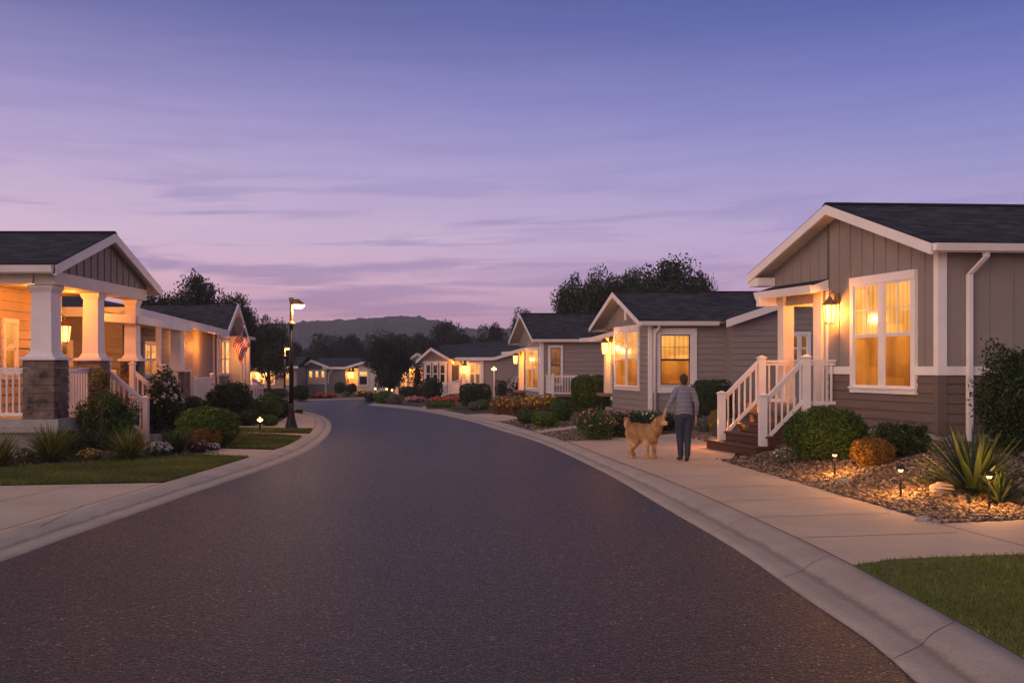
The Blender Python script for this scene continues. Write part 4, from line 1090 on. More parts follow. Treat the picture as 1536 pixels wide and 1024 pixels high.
# porch
def side_porch(hh, qa, qb, dk, zc, depth, wm='tan_paint', col_x=None, roof_drop=.25, lit=10, out=.5, rail=True):
    r = hh.root; P = hh.P
    hh.box('porch_deck', 'deck_wood', qa, qb + .05, -depth, 1.5, dk - .12, dk)
    hh.box('porch_back_wall', wm, qa + .06, qb, 1.4, 1.49, dk, zc)
    hh.box('porch_side_wall', wm, qa + .01, qa + .055, .1, 1.4, dk, zc)
    dd = hh.box('door', 'door_dark', qa + .5, qa + 1.4, 1.36, 1.399, dk + .02, dk + 2.05)
    hh.box('door_glass', 'lit_dim', qa + .7, qa + 1.2, 1.345, 1.359, dk + .5, dk + 1.9, parent=dd)
    hh.box('porch_ceiling', 'cream_paint', qa, qb, -.3, 1.5, zc, zc + .03)
    cm = MB(); cm.box(hh.PT(), qb - .3, qb - .04, -.04, .22, dk, zc - .001); cm.build('porch_column', 'cream_paint', r)
    s_ = MB(); bF, bW, zf, zw, a0, a1 = -out - .35, .0, zc + .0, zc + roof_drop, qa - .12, qb + .25
    s_.hexa([P(a0, bF, zf - .03), P(a1, bF, zf - .03), P(a1, bW, zw - .03), P(a0, bW, zw - .03), P(a0, bF, zf), P(a1, bF, zf), P(a1, bW, zw), P(a0, bW, zw)])
    pr = s_.build('porch_roof', 'roof_shingle', r); fm = MB()
    fm.hexa([P(a0 - .03, bF - .03, zf - .15), P(a0, bF - .03, zf - .15), P(a0, bW, zw - .18), P(a0 - .03, bW, zw - .18), P(a0 - .03, bF - .03, zf + .01), P(a0, bF - .03, zf + .01), P(a0, bW, zw + .01), P(a0 - .03, bW, zw + .01)])
    fm.hexa([P(a0, bF - .06, zf - .13), P(a1, bF - .06, zf - .13), P(a1, bF - .01, zf - .13), P(a0, bF - .01, zf - .13), P(a0, bF - .08, zf + .012), P(a1, bF - .08, zf + .012), P(a1, bF - .01, zf + .012), P(a0, bF - .01, zf + .012)])
    fm.build('porch_fascia', 'white_paint', pr)
    if rail:
        railing(r, P(qa, -depth, dk), P(qb, -depth, dk), .9)
    if lit: lamp(P((qa + qb) / 2, .4, zc - .3), lit, r, .08)
side_porch(h2, qP2, La2, .75, zgb - .35, .3, lit=45, rail=False)
h2.wbox('porch_post', 'white_paint', G, qP2 + .0, qP2 + .07, .0, .07, .5, zgb - .3)
lq, ly = h2.spx(G, 918); lantern(h2.root, h2.P(lq - .05, -.3, pZ(522, ly)), tuple(-h2.v), 1.45, 130, back=.25)

# ---- third right house
Yc = 46.5
h3 = House('manufactured_house', 'third house on the right with steep gable and tall narrow lit side window', (pX(811, Yc), Yc), vp(480), (1, .01), g(Yc))
La3 = 5.2; zE3 = pZ(508, 46.2); zR3 = pZ(470, 49); mid3 = La3 / 2; b3 = .25
zgb = pZ(517, 47)
h3.batten(G, 0, La3, zgb, ztopf(zE3, zR3, mid3, La3), 'board_siding', .6, bw=.03, piv=mid3, name='gable_panel')
qP3, _ = h3.spx(G, 789)
h3.siding(G, 0, qP3, b3, zgb, 'lap_siding', h=.22)
h3.siding(S_, 0, 8, b3, zE3 - .1, 'lap_siding', h=.22)
h3.box('wall_core', 'grey_siding', .01, qP3, .01, 8, -.2, 2.9); h3.box('wall_core', 'grey_siding', qP3, La3, 1.5, 8, -.2, 2.9)
h3.wbox('corner_board', 'white_paint', G, -.03, .14, 0, .045, b3, zE3 - .1); h3.wbox('corner_board', 'white_paint', S_, -.04, .14, 0, .04, b3, zE3 - .1)
h3.roof(La3, -.5, 8.2, zE3, zR3, .38, board=.18)
h3.winpx(G, 791, 808, 524, 583, 806, cols=2, trim=.12, mull=.12, muntin=None, mats=('lit_curtain', 'lit_amber'))
h3.winpx(S_, 825.5, 840.5, 521.5, 574, 830, cols=1, trim=.12, muntin=(2, 1), mats=('lit_dim', 'lit_dim'), sash_mat='door_dark')
side_porch(h3, qP3, La3, .5, zgb - .3, .3, lit=50, rail=False)
lq, ly = h3.spx(G, 786); lantern(h3.root, h3.P(lq - .2, -.5, pZ(539, ly)), tuple(-h3.v), 1.5, 120, back=.3)
# side deck with railing
h3.box('side_deck', 'deck_wood', -1.5, -.03, .25, 2.9, .32, .42)
railing(h3.root, h3.P(-1.45, .25, .42), h3.P(-1.45, 2.9, .42), .92); railing(h3.root, h3.P(-1.45, .25, .42), h3.P(-.06, .25, .42), .92)
newel(h3.root, h3.P(-1.45, .25, .2), 1.2); newel(h3.root, h3.P(-1.45, 2.9, .2), 1.2)

# ---- fourth right house (frontal gable with three windows, porch and side section)
Y4 = 66.0; b4 = g(Y4)
def front_house(name, label, xl, xr, Yf, deg=0):
    C = (pX(xl, Yf), Yf); a = R(deg)
    return House(name, label, C, (-math.sin(a), math.cos(a)), (math.cos(a), math.sin(a)), g(Yf))
h4 = front_house('manufactured_house', 'fourth house on the right with frontal gable over three dark paned windows', 634, 723, Y4)
def X4(x): return h4.spx(S_, x)[0]
def fgable(hh, x0, x1, xa, ye, ya, Y, mat, depth=8, ov=.5, board=.2, pl=0.0, brd=True):
    """frontal gable: wall from column x0 to x1, apex column xa; eave row ye, apex row ya"""
    q0, q1, qa = hh.spx(('s', pl), x0)[0], hh.spx(('s', pl), x1)[0], hh.spx(('s', pl), xa)[0]
    zE, zR = pZ(ye, Y), pZ(ya, Y); P = hh.P; m = MB(); sl = MB(); e0, e1 = q0 - .45, q1 + .45
    for qe in (e0, e1):
        m.poly([P(pl - ov, qe, zE), P(pl + depth, qe, zE), P(pl + depth, qa, zR), P(pl - ov, qa, zR)], [(0, 0), (depth, 0), (depth, 3), (0, 3)])
        sl.hexa([P(pl - ov + .03, qe, zE - .1), P(pl + depth, qe, zE - .1), P(pl + depth, qa, zR - .1), P(pl - ov + .03, qa, zR - .1), P(pl - ov + .03, qe, zE - .012), P(pl + depth, qe, zE - .012), P(pl + depth, qa, zR - .012), P(pl - ov + .03, qa, zR - .012)])
    rf = m.build('roof', 'roof_shingle', hh.root); sl.build('soffit', 'cream_paint', rf)
    for qe in (e0, e1):
        m = MB(); o0, o1 = pl - ov - .03, pl - ov + .02
        m.hexa([P(o0, qe, zE - board), P(o1, qe, zE - board), P(o1, qa, zR - board), P(o0, qa, zR - board), P(o0, qe, zE + .01), P(o1, qe, zE + .01), P(o1, qa, zR + .01), P(o0, qa, zR + .01)])
        m.build('bargeboard', 'white_paint', rf)
    T = hh.W(('s', pl)); m = MB()
    sl_ = (zR - zE) / (qa - e0); m.poly([T(q0, .002, hh.base), T(q1, .002, hh.base), T(q1, .002, zE + sl_ * .45 - .1), T(qa, .002, zR - .1), T(q0, .002, zE + sl_ * .45 - .1)])
    m.build('wall', mat, hh.root)
    hh.box('wall_core', mat, pl + .01, pl + depth, q0 + .01, q1 - .01, hh.base - .2, zE)
    return q0, q1, zE, zR
fgable(h4, 634, 672, 647, 541.5, 521.5, Y4, 'lap_siding')
for xa, xb in ((639, 646), (649.5, 656.5), (660, 667.5)):
    h4.winpx(S_, xa, xb, 547, 574, 650, cols=1, trim=.13, muntin=None, mats=('dark_glass', 'dark_glass'), rail=.5)
h4.wbox('gable_trim', 'white_paint', S_, X4(634), X4(672), .0, .05, pZ(545, Y4), pZ(541.5, Y4))
# roof along the back, connecting to the right section
P = h4.P; m = MB(); qL, qR = X4(650), X4(800)
zRb = pZ(518, Y4 + 3)
m.poly([P(.3, X4(665), pZ(541, Y4)), P(-.3, X4(800), pZ(541, Y4) + .1), P(4, X4(800), zRb + .55), P(4, qL, zRb)], [(0, 0), (8, 0), (8, 4), (0, 4)])
m.poly([P(8, qL, pZ(541, Y4)), P(8, qR, pZ(541, Y4)), P(4, qR, zRb + .55), P(4, qL, zRb)], [(0, 0), (8, 0), (8, 4), (0, 4)])
# porch/right section roof: flat fascia then rising rake
pf = -1.6; h4b = pZ(536, Y4 - 1.6)
x1_, x2_, x3_ = h4.spx(('s', pf), 683)[0], h4.spx(('s', pf), 740)[0], h4.spx(('s', pf), 800)[0]
zr3 = pZ(519, Y4 - 1.6)
m.poly([P(pf, x1_, h4b), P(pf, x2_, h4b), P(4, x2_, zRb + .1), P(4, x1_, zRb + .0)], [(0, 0), (4, 0), (4, 4), (0, 4)])
m.poly([P(pf, x2_, h4b), P(pf, x3_, zr3), P(4, x3_, zRb + .6), P(4, x2_, zRb + .1)], [(0, 0), (4, 0), (4, 4), (0, 4)])
rf = m.build('roof', 'roof_shingle', h4.root)
m = MB(); m.hexa([P(pf - .05, x1_, h4b - .2), P(pf, x1_, h4b - .2), P(pf, x2_, h4b - .2), P(pf - .05, x2_, h4b - .2), P(pf - .05, x1_, h4b + .01), P(pf, x1_, h4b + .01), P(pf, x2_, h4b + .01), P(pf - .05, x2_, h4b + .01)])
m.hexa([P(pf - .05, x2_, h4b - .2), P(pf, x2_, h4b - .2), P(pf, x3_, zr3 - .2), P(pf - .05, x3_, zr3 - .2), P(pf - .05, x2_, h4b + .01), P(pf, x2_, h4b + .01), P(pf, x3_, zr3 + .01), P(pf - .05, x3_, zr3 + .01)])
m.build('fascia', 'white_paint', rf)
PW = ('s', -1.3); q7, q8 = h4.spx(PW, 698)[0], h4.spx(PW, 723)[0]; q9 = h4.spx(PW, 800)[0]
h4.siding(PW, q8, q9, b4, h4b - .05, 'lap_siding', h=.2)
m = MB(); T = h4.W(PW); m.poly([T(h4.spx(PW, 740)[0], .01, h4b - .06), T(q9, .01, h4b - .06), T(q9, .01, zr3 - .1)]); m.build('wall', 'lap_siding', h4.root)
m = MB(); T = h4.W(PW); m.poly([T(q7, .0, b4), T(q8, .0, b4), T(q8, .0, h4b), T(q7, .0, h4b)]); m.build('wall', 'cream_paint', h4.root)
h4.box('wall_core', 'cream_paint', -1.29, 3, q7 + .01, q9, b4 - .2, h4b - .1)
h4.winpx(PW, 705.5, 720, 546, 575, 712, cols=2, trim=.12, muntin=None, mats=('lit_curtain', 'lit_dim'))
h4.wbox('corner_board', 'white_paint', PW, q8 - .06, q8 + .1, 0, .05, b4, h4b - .05)
m = MB(); T = h4.W(S_); m.poly([T(X4(672), -.05, b4), T(X4(701), -.05, b4), T(X4(701), -.05, pZ(541, Y4)), T(X4(672), -.05, pZ(541, Y4))]); m.build('porch_back_wall', 'cream_paint', h4.root)
dd = h4.wbox('door', 'door_dark', S_, X4(678), X4(688), -.045, .0, pZ(573, Y4), pZ(547, Y4)); h4.wbox('door_glass', 'lit_dim', S_, X4(679.5), X4(686.5), .001, .012, pZ(570, Y4), pZ(549, Y4), parent=dd)
h4.box('porch_ceiling', 'cream_paint', -1.5, 0, X4(671), q7, h4b - .12, h4b - .08)
h4.box('porch_column', 'cream_paint', -1.5, -1.3, h4.spx(('s', -1.5), 689.5)[0], h4.spx(('s', -1.5), 693)[0], b4, h4b - .12)
lantern(h4.root, h4.P(-1.65, h4.spx(('s', -1.6), 697)[0], pZ(554, Y4 - 1.6)), (0, -1), 1.9, 70, back=.3)
lamp(h4.P(-.7, X4(682), pZ(547, Y4)), 22, h4.root, .08)
st = [h4.P(-1.6, h4.spx(('s', -1.6), x)[0], pZ(y, Y4 - 1.6)) for x, y in ((656, 599), (669, 593), (690, 588))]
railing(h4.root, st[0], st[1], .75, n=7); railing(h4.root, st[1], st[2], .85, n=9)
h4.box('porch_deck', 'deck_wood', -1.5, -.06, X4(669), q7, b4, pZ(590, Y4))

# ---- fifth, small hip roof porch house
Y5 = 80.0
h5 = front_house('manufactured_house', 'small fifth house on the right, low roof over a glowing porch with one column', 590, 640, Y5)
def X5(x): return h5.spx(S_, x)[0]
P = h5.P; m = MB(); ze = pZ(547, Y5 - 1); zr = pZ(529, Y5 + 3)
m.poly([P(-1.2, X5(588), ze), P(-1.2, X5(660), ze), P(3, X5(660), zr), P(3, X5(626), zr)], [(0, 0), (4, 0), (4, 4), (2, 4)])
m.poly([P(-1.2, X5(588), ze), P(3, X5(626), zr), P(7, X5(588), ze)], [(0, 0), (4, 4), (8, 0)])
m.poly([P(7, X5(588), ze), P(3, X5(626), zr), P(3, X5(660), zr), P(7, X5(660), ze)], [(0, 0), (4, 4), (8, 4), (8, 0)])
rf = m.build('roof', 'roof_shingle', h5.root)
h5.box('fascia', 'white_paint', -1.25, -1.2, X5(588), X5(660), ze - .22, ze + .01, parent=rf)
h5.box('porch_ceiling', 'cream_paint', -1.1, .2, X5(590), X5(660), ze - .2, ze - .16)
m = MB(); m.bar(P(-1.3, X5(611.5), pZ(543, Y5)), P(-1.3, X5(628), pZ(531, Y5)), .06, .2); m.bar(P(-1.3, X5(628), pZ(531, Y5)), P(-1.3, X5(633), pZ(534, Y5)), .06, .2); m.build('bargeboard', 'white_paint', rf)
m = MB(); m.poly([P(-1.27, X5(611.5), pZ(543, Y5)), P(-1.27, X5(628), pZ(531, Y5)), P(-1.27, X5(640), pZ(543, Y5))]); m.build('gable_panel', 'lap_siding', h5.root)
h5.box('wall', 'cream_paint', .2, 6, X5(592), X5(660), g(Y5) - .1, ze - .2)
h5.box('porch_column', 'cream_paint', -1.1, -.85, X5(600), X5(603), g(Y5), ze - .2)
h5.box('porch_column', 'cream_paint', -1.1, -.85, X5(613), X5(616), g(Y5), ze - .2)
lantern(h5.root, P(-.95, X5(609), pZ(560, Y5 - 1)), (0, -1), 2.2, 80, back=.2)
lamp(P(-.6, X5(619), pZ(553, Y5 - .6)), 50, h5.root, .12); lamp(P(-.3, X5(606), pZ(556, Y5)), 25, h5.root, .1)
h5.winpx(('s', .2), 614, 620, 556, 572, 617, cols=1, trim=.1, muntin=None, mats=('lit_far', 'lit_amber'))

# ---- far house in the middle
Y6 = 88.0
h6 = front_house('manufactured_house', 'far middle house beyond the road end with three lit windows under its gable', 460, 488, Y6)
def X6(x): return h6.spx(S_, x)[0]
fgable(h6, 460, 488.5, 468, 550, 539.5, Y6, 'lap_siding', depth=7, board=.22)
for xa, xb in ((463.5, 469), (473, 478), (482, 487)):
    h6.winpx(S_, xa, xb, 556, 574, 475, cols=1, trim=.12, muntin=None, mats=('lit_far', 'lit_dim'), rail=.45)
P = h6.P; m = MB(); zE6 = pZ(550.3, Y6); zR6 = pZ(536.5, Y6 + 3)
m.poly([P(-.4, X6(480), zE6), P(-.4, X6(518), zE6), P(3.5, X6(530), zR6), P(3.5, X6(466), zR6)], [(0, 0), (4, 0), (4, 4), (0, 4)])
m.poly([P(-.4, X6(518), zE6), P(-.4, X6(548), pZ(541.5, Y6)), P(3.5, X6(560), zR6 + .05), P(3.5, X6(530), zR6)], [(0, 0), (4, 0), (4, 4), (0, 4)])
m.poly([P(-.4, X6(548), pZ(541.5, Y6)), P(-.4, X6(600), zE6), P(3.5, X6(600), zR6), P(3.5, X6(560), zR6 + .05)], [(0, 0), (4, 0), (4, 4), (0, 4)])
m.poly([P(8, X6(466), zE6), P(8, X6(600), zE6), P(3.5, X6(600), zR6), P(3.5, X6(466), zR6)], [(0, 0), (9, 0), (9, 4), (0, 4)])
rf = m.build('roof', 'roof_shingle', h6.root)
m = MB()
for (xa, ya), (xb, yb) in (((485, 550.3), (518, 550.3)), ((518, 550.3), (548, 541.5)), ((548, 541.5), (600, 550.3))):
    m.bar(P(-.43, X6(xa), pZ(ya, Y6) - .1), P(-.43, X6(xb), pZ(yb, Y6) - .1), .05, .22)
m.build('fascia', 'white_paint', rf)
h6.siding(S_, X6(489), X6(518.5), g(Y6), zE6 - .1, 'lap_siding', h=.22)
h6.box('wall_core', 'cream_paint', 1.4, 6, X6(489), X6(600), g(Y6) - .1, zE6 - .1)
h6.box('wall_core', 'lap_siding', .01, 1.4, X6(489), X6(518), g(Y6) - .1, zE6 - .1)
m = MB(); T = h6.W(S_); m.poly([T(X6(537), -.02, g(Y6)), T(X6(600), -.02, g(Y6)), T(X6(600), -.02, zE6), T(X6(548), -.02, pZ(542.5, Y6)), T(X6(537), -.02, pZ(546, Y6))]); m.build('wall', 'cream_paint', h6.root)
h6.wbox('corner_board', 'white_paint', S_, X6(487.6), X6(489.8), 0, .06, g(Y6), zE6 - .1)
m = MB(); pts_ = [(498.5, 555), (495, 557.5), (493.3, 562), (492.8, 568), (492.8, 575)]
for a, b_ in zip(pts_, pts_[1:]): m.bar(T(X6(a[0]), .06, pZ(a[1], Y6)), T(X6(b_[0]), .06, pZ(b_[1], Y6)), .1, .1)
m.build('arch_trim', 'white_paint', h6.root)
h6.winpx(('s', 1.38), 521, 524, 560, 575, 522, cols=1, trim=.1, muntin=None, mats=('lit_dim', 'lit_dim'))
h6.winpx(S_, 539, 551, 557, 577, 545, cols=1, trim=.12, muntin=None, mats=('lit_far', 'dark_glass'), rail=.65)
for x in (522.5, 527.5):
    lantern(h6.root, P(.5, X6(x), pZ(562, Y6 + .5)), (0, -1), 2.0, 60, back=.3)
# bench before it
bx, by_ = gp(548, 588)[0], 74
bq = empty('garden_bench', (pX(547, 74), 74, g(74)), 'white garden bench on the far side below the far house window', 'bench')
m = MB(); X0, X1 = pX(537, 74), pX(558, 74); m.box(wp, X0, X1, 73.7, 74.1, g(74) + .42, g(74) + .5); m.build('seat', 'white_paint', bq)
for x in (X0 + .1, X1 - .1):
    m = MB(); m.box(wp, x - .05, x + .05, 73.75, 74.05, g(74), g(74) + .419); m.build('leg', 'white_paint', bq)

# ---- far left glowing house
Y7 = 84.0
h7 = front_house('manufactured_house', 'far left house half hidden by the tree, its windows and porch lamps glowing', 330, 445, Y7)
def X7(x): return h7.spx(S_, x)[0]
h7.siding(S_, X7(330), X7(445), g(Y7), pZ(550, Y7), 'lap_siding', h=.22)
h7.box('wall_core', 'grey_siding', .01, 7, X7(330), X7(445), g(Y7) - .1, pZ(550, Y7) - .05)
P = h7.P; m = MB(); zE, zR = pZ(549, Y7), pZ(535, Y7 + 3)
m.poly([P(-.5, X7(326), zE), P(-.5, X7(449), zE), P(3.5, X7(449), zR), P(3.5, X7(326), zR)], [(0, 0), (8, 0), (8, 4), (0, 4)]); m.poly([P(7.5, X7(326), zE), P(7.5, X7(449), zE), P(3.5, X7(449), zR), P(3.5, X7(326), zR)], [(0, 0), (8, 0), (8, 4), (0, 4)])
m.poly([P(-.1, X7(444), zE), P(7, X7(444), zE), P(3.5, X7(444), zR)])
rf = m.build('roof', 'roof_shingle', h7.root); h7.box('fascia', 'white_paint', -.55, -.5, X7(326), X7(449), zE - .2, zE, parent=rf)
for xa, xb, mt in ((367, 374, 'lit_far'), (377, 386, 'lit_far'), (390, 395, 'lit_far'), (405, 411, 'lit_far'), (428, 434, 'lit_far')):
    h7.winpx(S_, xa, xb, 559, 575, 380, cols=1, trim=.12, muntin=None, mats=(mt, 'lit_amber'), rail=.45)
for x in (371, 389, 400): lantern(h7.root, P(-.5, X7(x), pZ(563, Y7 - .5)), (0, -1), 2.1, 45, back=.4)

# ---- near left house with porch piers
h8 = House('manufactured_house', 'near left house, its porch on tapered white columns over brown clad piers', (-9.33, 19.0), (0, 1), (-1, 0), 0)
h8.k = 1.118; h8.dz = -.209
LaL = 4.25; zE8, zR8 = 3.60, 4.52
fl = .82; P = h8.P
h8.roof(LaL + .0, -.0 - .22, 10, zE8, zR8, .38, mid=2.12, board=.2)
zt8 = ztopf(zE8, zR8, 2.12, LaL)
bb = 3.27
h8.batten(G, .0, LaL, bb + .24, zt8, 'board_siding', .3, piv=2.12, name='gable_panel')
h8.wbox('porch_beam', 'cream_paint', G, -.0, LaL, -.36, .03, bb, bb + .238)
h8.wbox('porch_beam', 'cream_paint', S_, .37, 10, -.36, .03, bb + .02, bb + .23)
h8.box('porch_ceiling', 'tan_paint', .36, LaL, .37, 10, bb + .1, bb + .13)
h8.box('porch_floor', 'foundation', -.08, LaL + .08, -.12, 10, fl - .15, fl)
h8.box('foundation', 'foundation', .02, LaL, -.02, 10, .1, fl - .152)
h8.box('foundation_cap', 'foundation', -.13, LaL + .1, -.17, 10, fl - .24, fl - .153)
def pier_col(q0, b0, i, wdt=.5, sc=1.0):
    zt = 1.89; m = MB(); a0, a1, c0, c1 = q0, q0 + wdt, b0, b0 + wdt
    z = fl
    while z < zt - .01:
        e = .012; z2 = min(z + .155, zt)
        m.hexa([P(a0 - e, c0 - e, z + .006), P(a1 + e, c0 - e, z + .006), P(a1 + e, c1 + e, z + .006), P(a0 - e, c1 + e, z + .006), P(a0, c0, z2), P(a1, c0, z2), P(a1, c1, z2), P(a0, c1, z2)])
        z = z2
    pr_ = m.build('pier', 'pier_cladding', h8.root)
    m = MB(); m.box(h8.PT(), a0 - .05, a1 + .05, c0 - .05, c1 + .05, zt + .002, zt + .06); m.build('pier_cap', 'white_paint', pr_, bevel=.008)
    ca, cb = (a0 + a1) / 2, (c0 + c1) / 2; m = MB()
    def fr(h0, h1_, w0, w1):
        m.hexa([P(ca - w0, cb - w0, h0), P(ca + w0, cb - w0, h0), P(ca + w0, cb + w0, h0), P(ca - w0, cb + w0, h0), P(ca - w1, cb - w1, h1_), P(ca + w1, cb - w1, h1_), P(ca + w1, cb + w1, h1_), P(ca - w1, cb + w1, h1_)])
    w_ = wdt * .35
    fr(zt + .062, zt + .09, w_ * 1.3, w_ * 1.28); fr(zt + .091, zt + .16, w_ * 1.22, w_ * 1.02); fr(zt + .161, bb - .12, w_ * 1.0, w_ * .92); fr(bb - .119, bb - .06, w_ * 1.0, w_ * 1.12); fr(bb - .059, bb - .002, w_ * 1.18, w_ * 1.18)
    m.build('porch_column', 'white_paint', h8.root)
pier_col(0.0, .0, 0, .56); pier_col(1.95, .02, 1, .46); pier_col(3.85, .02, 2, .38)
# porch inner walls
BW = ('g', 1.95)
h8.siding(BW, 0, LaL - .02, fl, bb + .1, 'tan_paint', h=.19)
h8.box('wall_core', 'cream_paint', .5, LaL - .02, 2.0, 10, fl, 3.3)
h8.wbox('corner_board', 'white_paint', BW, LaL - .14, LaL, .02, .05, fl, bb + .1)
h8.winpx(BW, 5, 20, 486, 560, 20, cols=1, trim=.1, muntin=None, mats=('lit_curtain', 'lit_amber'))
h8.winpx(BW, -60, -20, 486, 560, -20, cols=1, trim=.1, muntin=None, mats=('lit_curtain', 'lit_amber'))
lq = LaL - .42; lantern(h8.root, P(lq, 1.95 - .32, (pZ(500, 19 + lq * h8.k) - h8.dz) / h8.k), (1, 0), 1.35, 60, back=.3)
m = MB(); c = P(1.2, .9, bb + .06); m.tube([c, c + Vector((0, 0, .04))], [.17, .19], 20); cl = m.build('ceiling_light', 'bronze_metal', h8.root)
m = MB(); m.tube([c - Vector((0, 0, .05)), c - Vector((0, 0, .005))], [.08, .15], 20); m.build('lamp_lens', 'lamp_lens', cl)
lamp(c - Vector((0, 0, .16)), 120, cl, .07); lamp(P(2.9, 1.0, bb - .15), 40, h8.root, .07); lamp(P(.8, 3.6, bb - .1), 40, h8.root, .07)
# railings
railing(h8.root, P(.3, .6, fl), P(.3, 3.2, fl), 1.02)
railing(h8.root, P(.58, .25, fl), P(1.93, .25, fl), 1.02, n=12)
railing(h8.root, P(2.42, .25, fl), P(2.6, .25, fl), .96, n=2)
railing(h8.root, P(4.1, .58, fl), P(4.1, 1.9, fl), .96)
st = empty('porch_stairs', tuple(P(2.6, -.9, 0)), None, None); st.parent = h8.root; st.location = Vector(st['_o']) - Vector(h8.root['_o'])
for a in (2.45, 3.72):
    newel(None, P(a, .08, fl - .1), 1.24, .12, parent=st); newel(None, P(a, -.72, .15), 1.08, .12, parent=st)
    railing(None, P(a, -.66, .3), P(a, .02, fl + .05), .88, parent=st, n=6, base_gap=.1)
for k in range(4):
    t_ = MB(); t_.box(h8.PT(), 2.5, 3.68, -1.15 + k * .27, -.88 + k * .27 + (0 if k < 3 else .1), -.05, .19 + k * .17 - .005); t_.build('step', 'foundation', st, bevel=.01)

# ---- second left house
E1, E2 = Vector((-9.95, 24.6)), Vector((pX(338, 38), 38.0))
h9 = House('manufactured_house', 'second left house with canopy porch, dark roof and the flag before its gable', (pX(326, 37.6), 37.6), vp(600), (-1, 0), 0)
P = h9.P; zE9, zR9 = 3.20, 4.42; La9 = 4.1; mid9 = La9 / 2
h9.batten(G, 0, La9, .3, ztopf(zE9, zR9, mid9, La9), 'grey_siding', .5, piv=mid9)
h9.siding(G, 0, La9, .0, .8, 'pier_cladding')
h9.wbox('corner_board', 'cream_paint', G, -.04, .14, 0, .05, .8, zE9 - .1)
m = MB(); b0 = -.5; zr_, ze_ = zR9, zE9
A = P(mid9, b0, zr_); Bq = Vector((pX(200, 41), 41, pZ(459, 41))); e2 = P(-.35, b0, ze_); e1 = Vector((E1.x, E1.y, 3.32)); e0 = Vector((-20, 24.6, 3.32)); B0 = Vector((pX(-80, 38), 38, pZ(404, 38))); fT = P(La9 + .35, b0, ze_)
fB = Vector((-20, fT.y, ze_))
m.poly([e2, A, Bq], [(0, 0), (0, 3), (6, 3)]); m.poly([e2, Bq, e1], [(0, 0), (6, 3), (12, 0)]); m.poly([e1, Bq, B0, e0], [(0, 0), (4, 4), (6, 4), (8, 0)])
m.poly([A, fT, fB, Bq], [(0, 3), (0, 0), (8, 0), (8, 3)])
rf = m.build('roof', 'roof_shingle', h9.root)
dn = Vector((0, 0, -.03))
m = MB(); m.poly([e2 + dn * 4, A + dn * 4, Bq + dn * 4]); m.poly([e2 + dn * 4, Bq + dn * 4, e1 + dn * 4]); m.poly([e1 + dn * 4, Bq + dn * 4, B0 + dn * 4, e0 + dn * 4]); m.poly([A + dn * 4, fT + dn * 4, fB + dn * 4, Bq + dn * 4]); m.build('soffit', 'cream_paint', rf)
m = MB(); m.bar(e1 + dn * 3.4, e2 + dn * 3.4, .05, .25); m.build('fascia', 'white_paint', rf)
m = MB(); m.bar(e0 + dn * 3.4, e1 + dn * 3.4, .05, .25); m.build('fascia', 'white_paint', rf)
for a, b_ in ((e2, A), (A, fT)):
    m = MB(); m.bar(a + dn * 3, b_ + dn * 3, .05, .2); m.build('bargeboard', 'white_paint', rf)
# long receding wall and frontal wall
hw = House.__new__(House); hw.k = 1.0; hw.dz = 0.0; hw.root = h9.root; hw.base = 0; hw.C = Vector((-10.45, 24.95)); dq = Vector((pX(320, 37.4), 37.4)) - hw.C; hw.u = dq.normalized(); hw.v = Vector((-1, 0))
LW = dq.length
hw.siding(G, 0, 5.2, .3, 3.2, 'grey_siding', h=.2); hw.batten(G, 8.6, LW, .3, lambda q: 3.1, 'board_siding', 1.3, bw=.04, name='wall')
hw.siding(G, 5.2, 8.6, .3, 3.2, 'tan_paint', h=.2)
hw.siding(S_, 0, 9, .3, 3.2, 'grey_siding', h=.2)
hw.box('wall_core', 'grey_siding', .01, 6, .01, 9, -.1, 3.1)
hw.box('wall_core', 'cream_paint', 6, LW, .01, 7, -.1, 3.1)
hw.box('corner_board', 'cream_paint', LW - .12, LW + .5, -.06, .25, .3, 3.12)
hw.wbox('corner_board', 'grey_siding', G, -.02, .12, 0, .04, .3, 3.2)
hw.winpx(S_, 92, 103, 518, 548, 98, cols=1, trim=.14, muntin=None, mats=('lit_dim', 'door_dark'))
hw.winpx(G, 215, 233, 516, 562, 222, cols=2, trim=.08, muntin=(2, 2), mats=('lit_shade', 'lit_amber'))
q, _ = hw.spx(G, 262)
hw.wbox('porch_pilaster', 'tan_paint', G, 7.2, 8.6, 0, .05, .4, 3.1)
# canopy porch
c0, c1 = hw.spx(('g', -1.0), 205)[0], hw.spx(('g', -1.0), 285)[0]
m = MB(); PP = hw.P; zc = 2.95
m.hexa([PP(c0, -1.0, zc), PP(c1, -1.0, zc), PP(c1, .0, zc + .12), PP(c0, .0, zc + .12), PP(c0, -1.0, zc + .06), PP(c1, -1.0, zc + .06), PP(c1, .0, zc + .2), PP(c0, .0, zc + .2)])
cn = m.build('porch_roof', 'roof_shingle', h9.root)
m = MB(); m.bar(PP(c0, -1.02, zc - .02), PP(c1, -1.02, zc - .02), .06, .2); m.bar(PP(c0 - .02, -1.0, zc - .02), PP(c0 - .02, .0, zc + .05), .06, .2); m.build('porch_fascia', 'white_paint', cn)
hw.box('porch_ceiling', 'cream_paint', c0 + .05, c1 - .05, -.97, -.03, zc - .06, zc - .03, parent=cn)
q, _ = hw.spx(('g', -.95), 239.5); hw.box('porch_post', 'white_paint', q - .07, q + .07, -.98, -.86, .3, zc - .05)
q, _ = hw.spx(('g', -.9), 273)
hw.box('pier', 'pier_cladding', q - .42, q + .42, -1.05, -.45, .1, 1.62); hw.box('pier_cap', 'white_paint', q - .46, q + .46, -1.09, -.41, 1.622, 1.68)
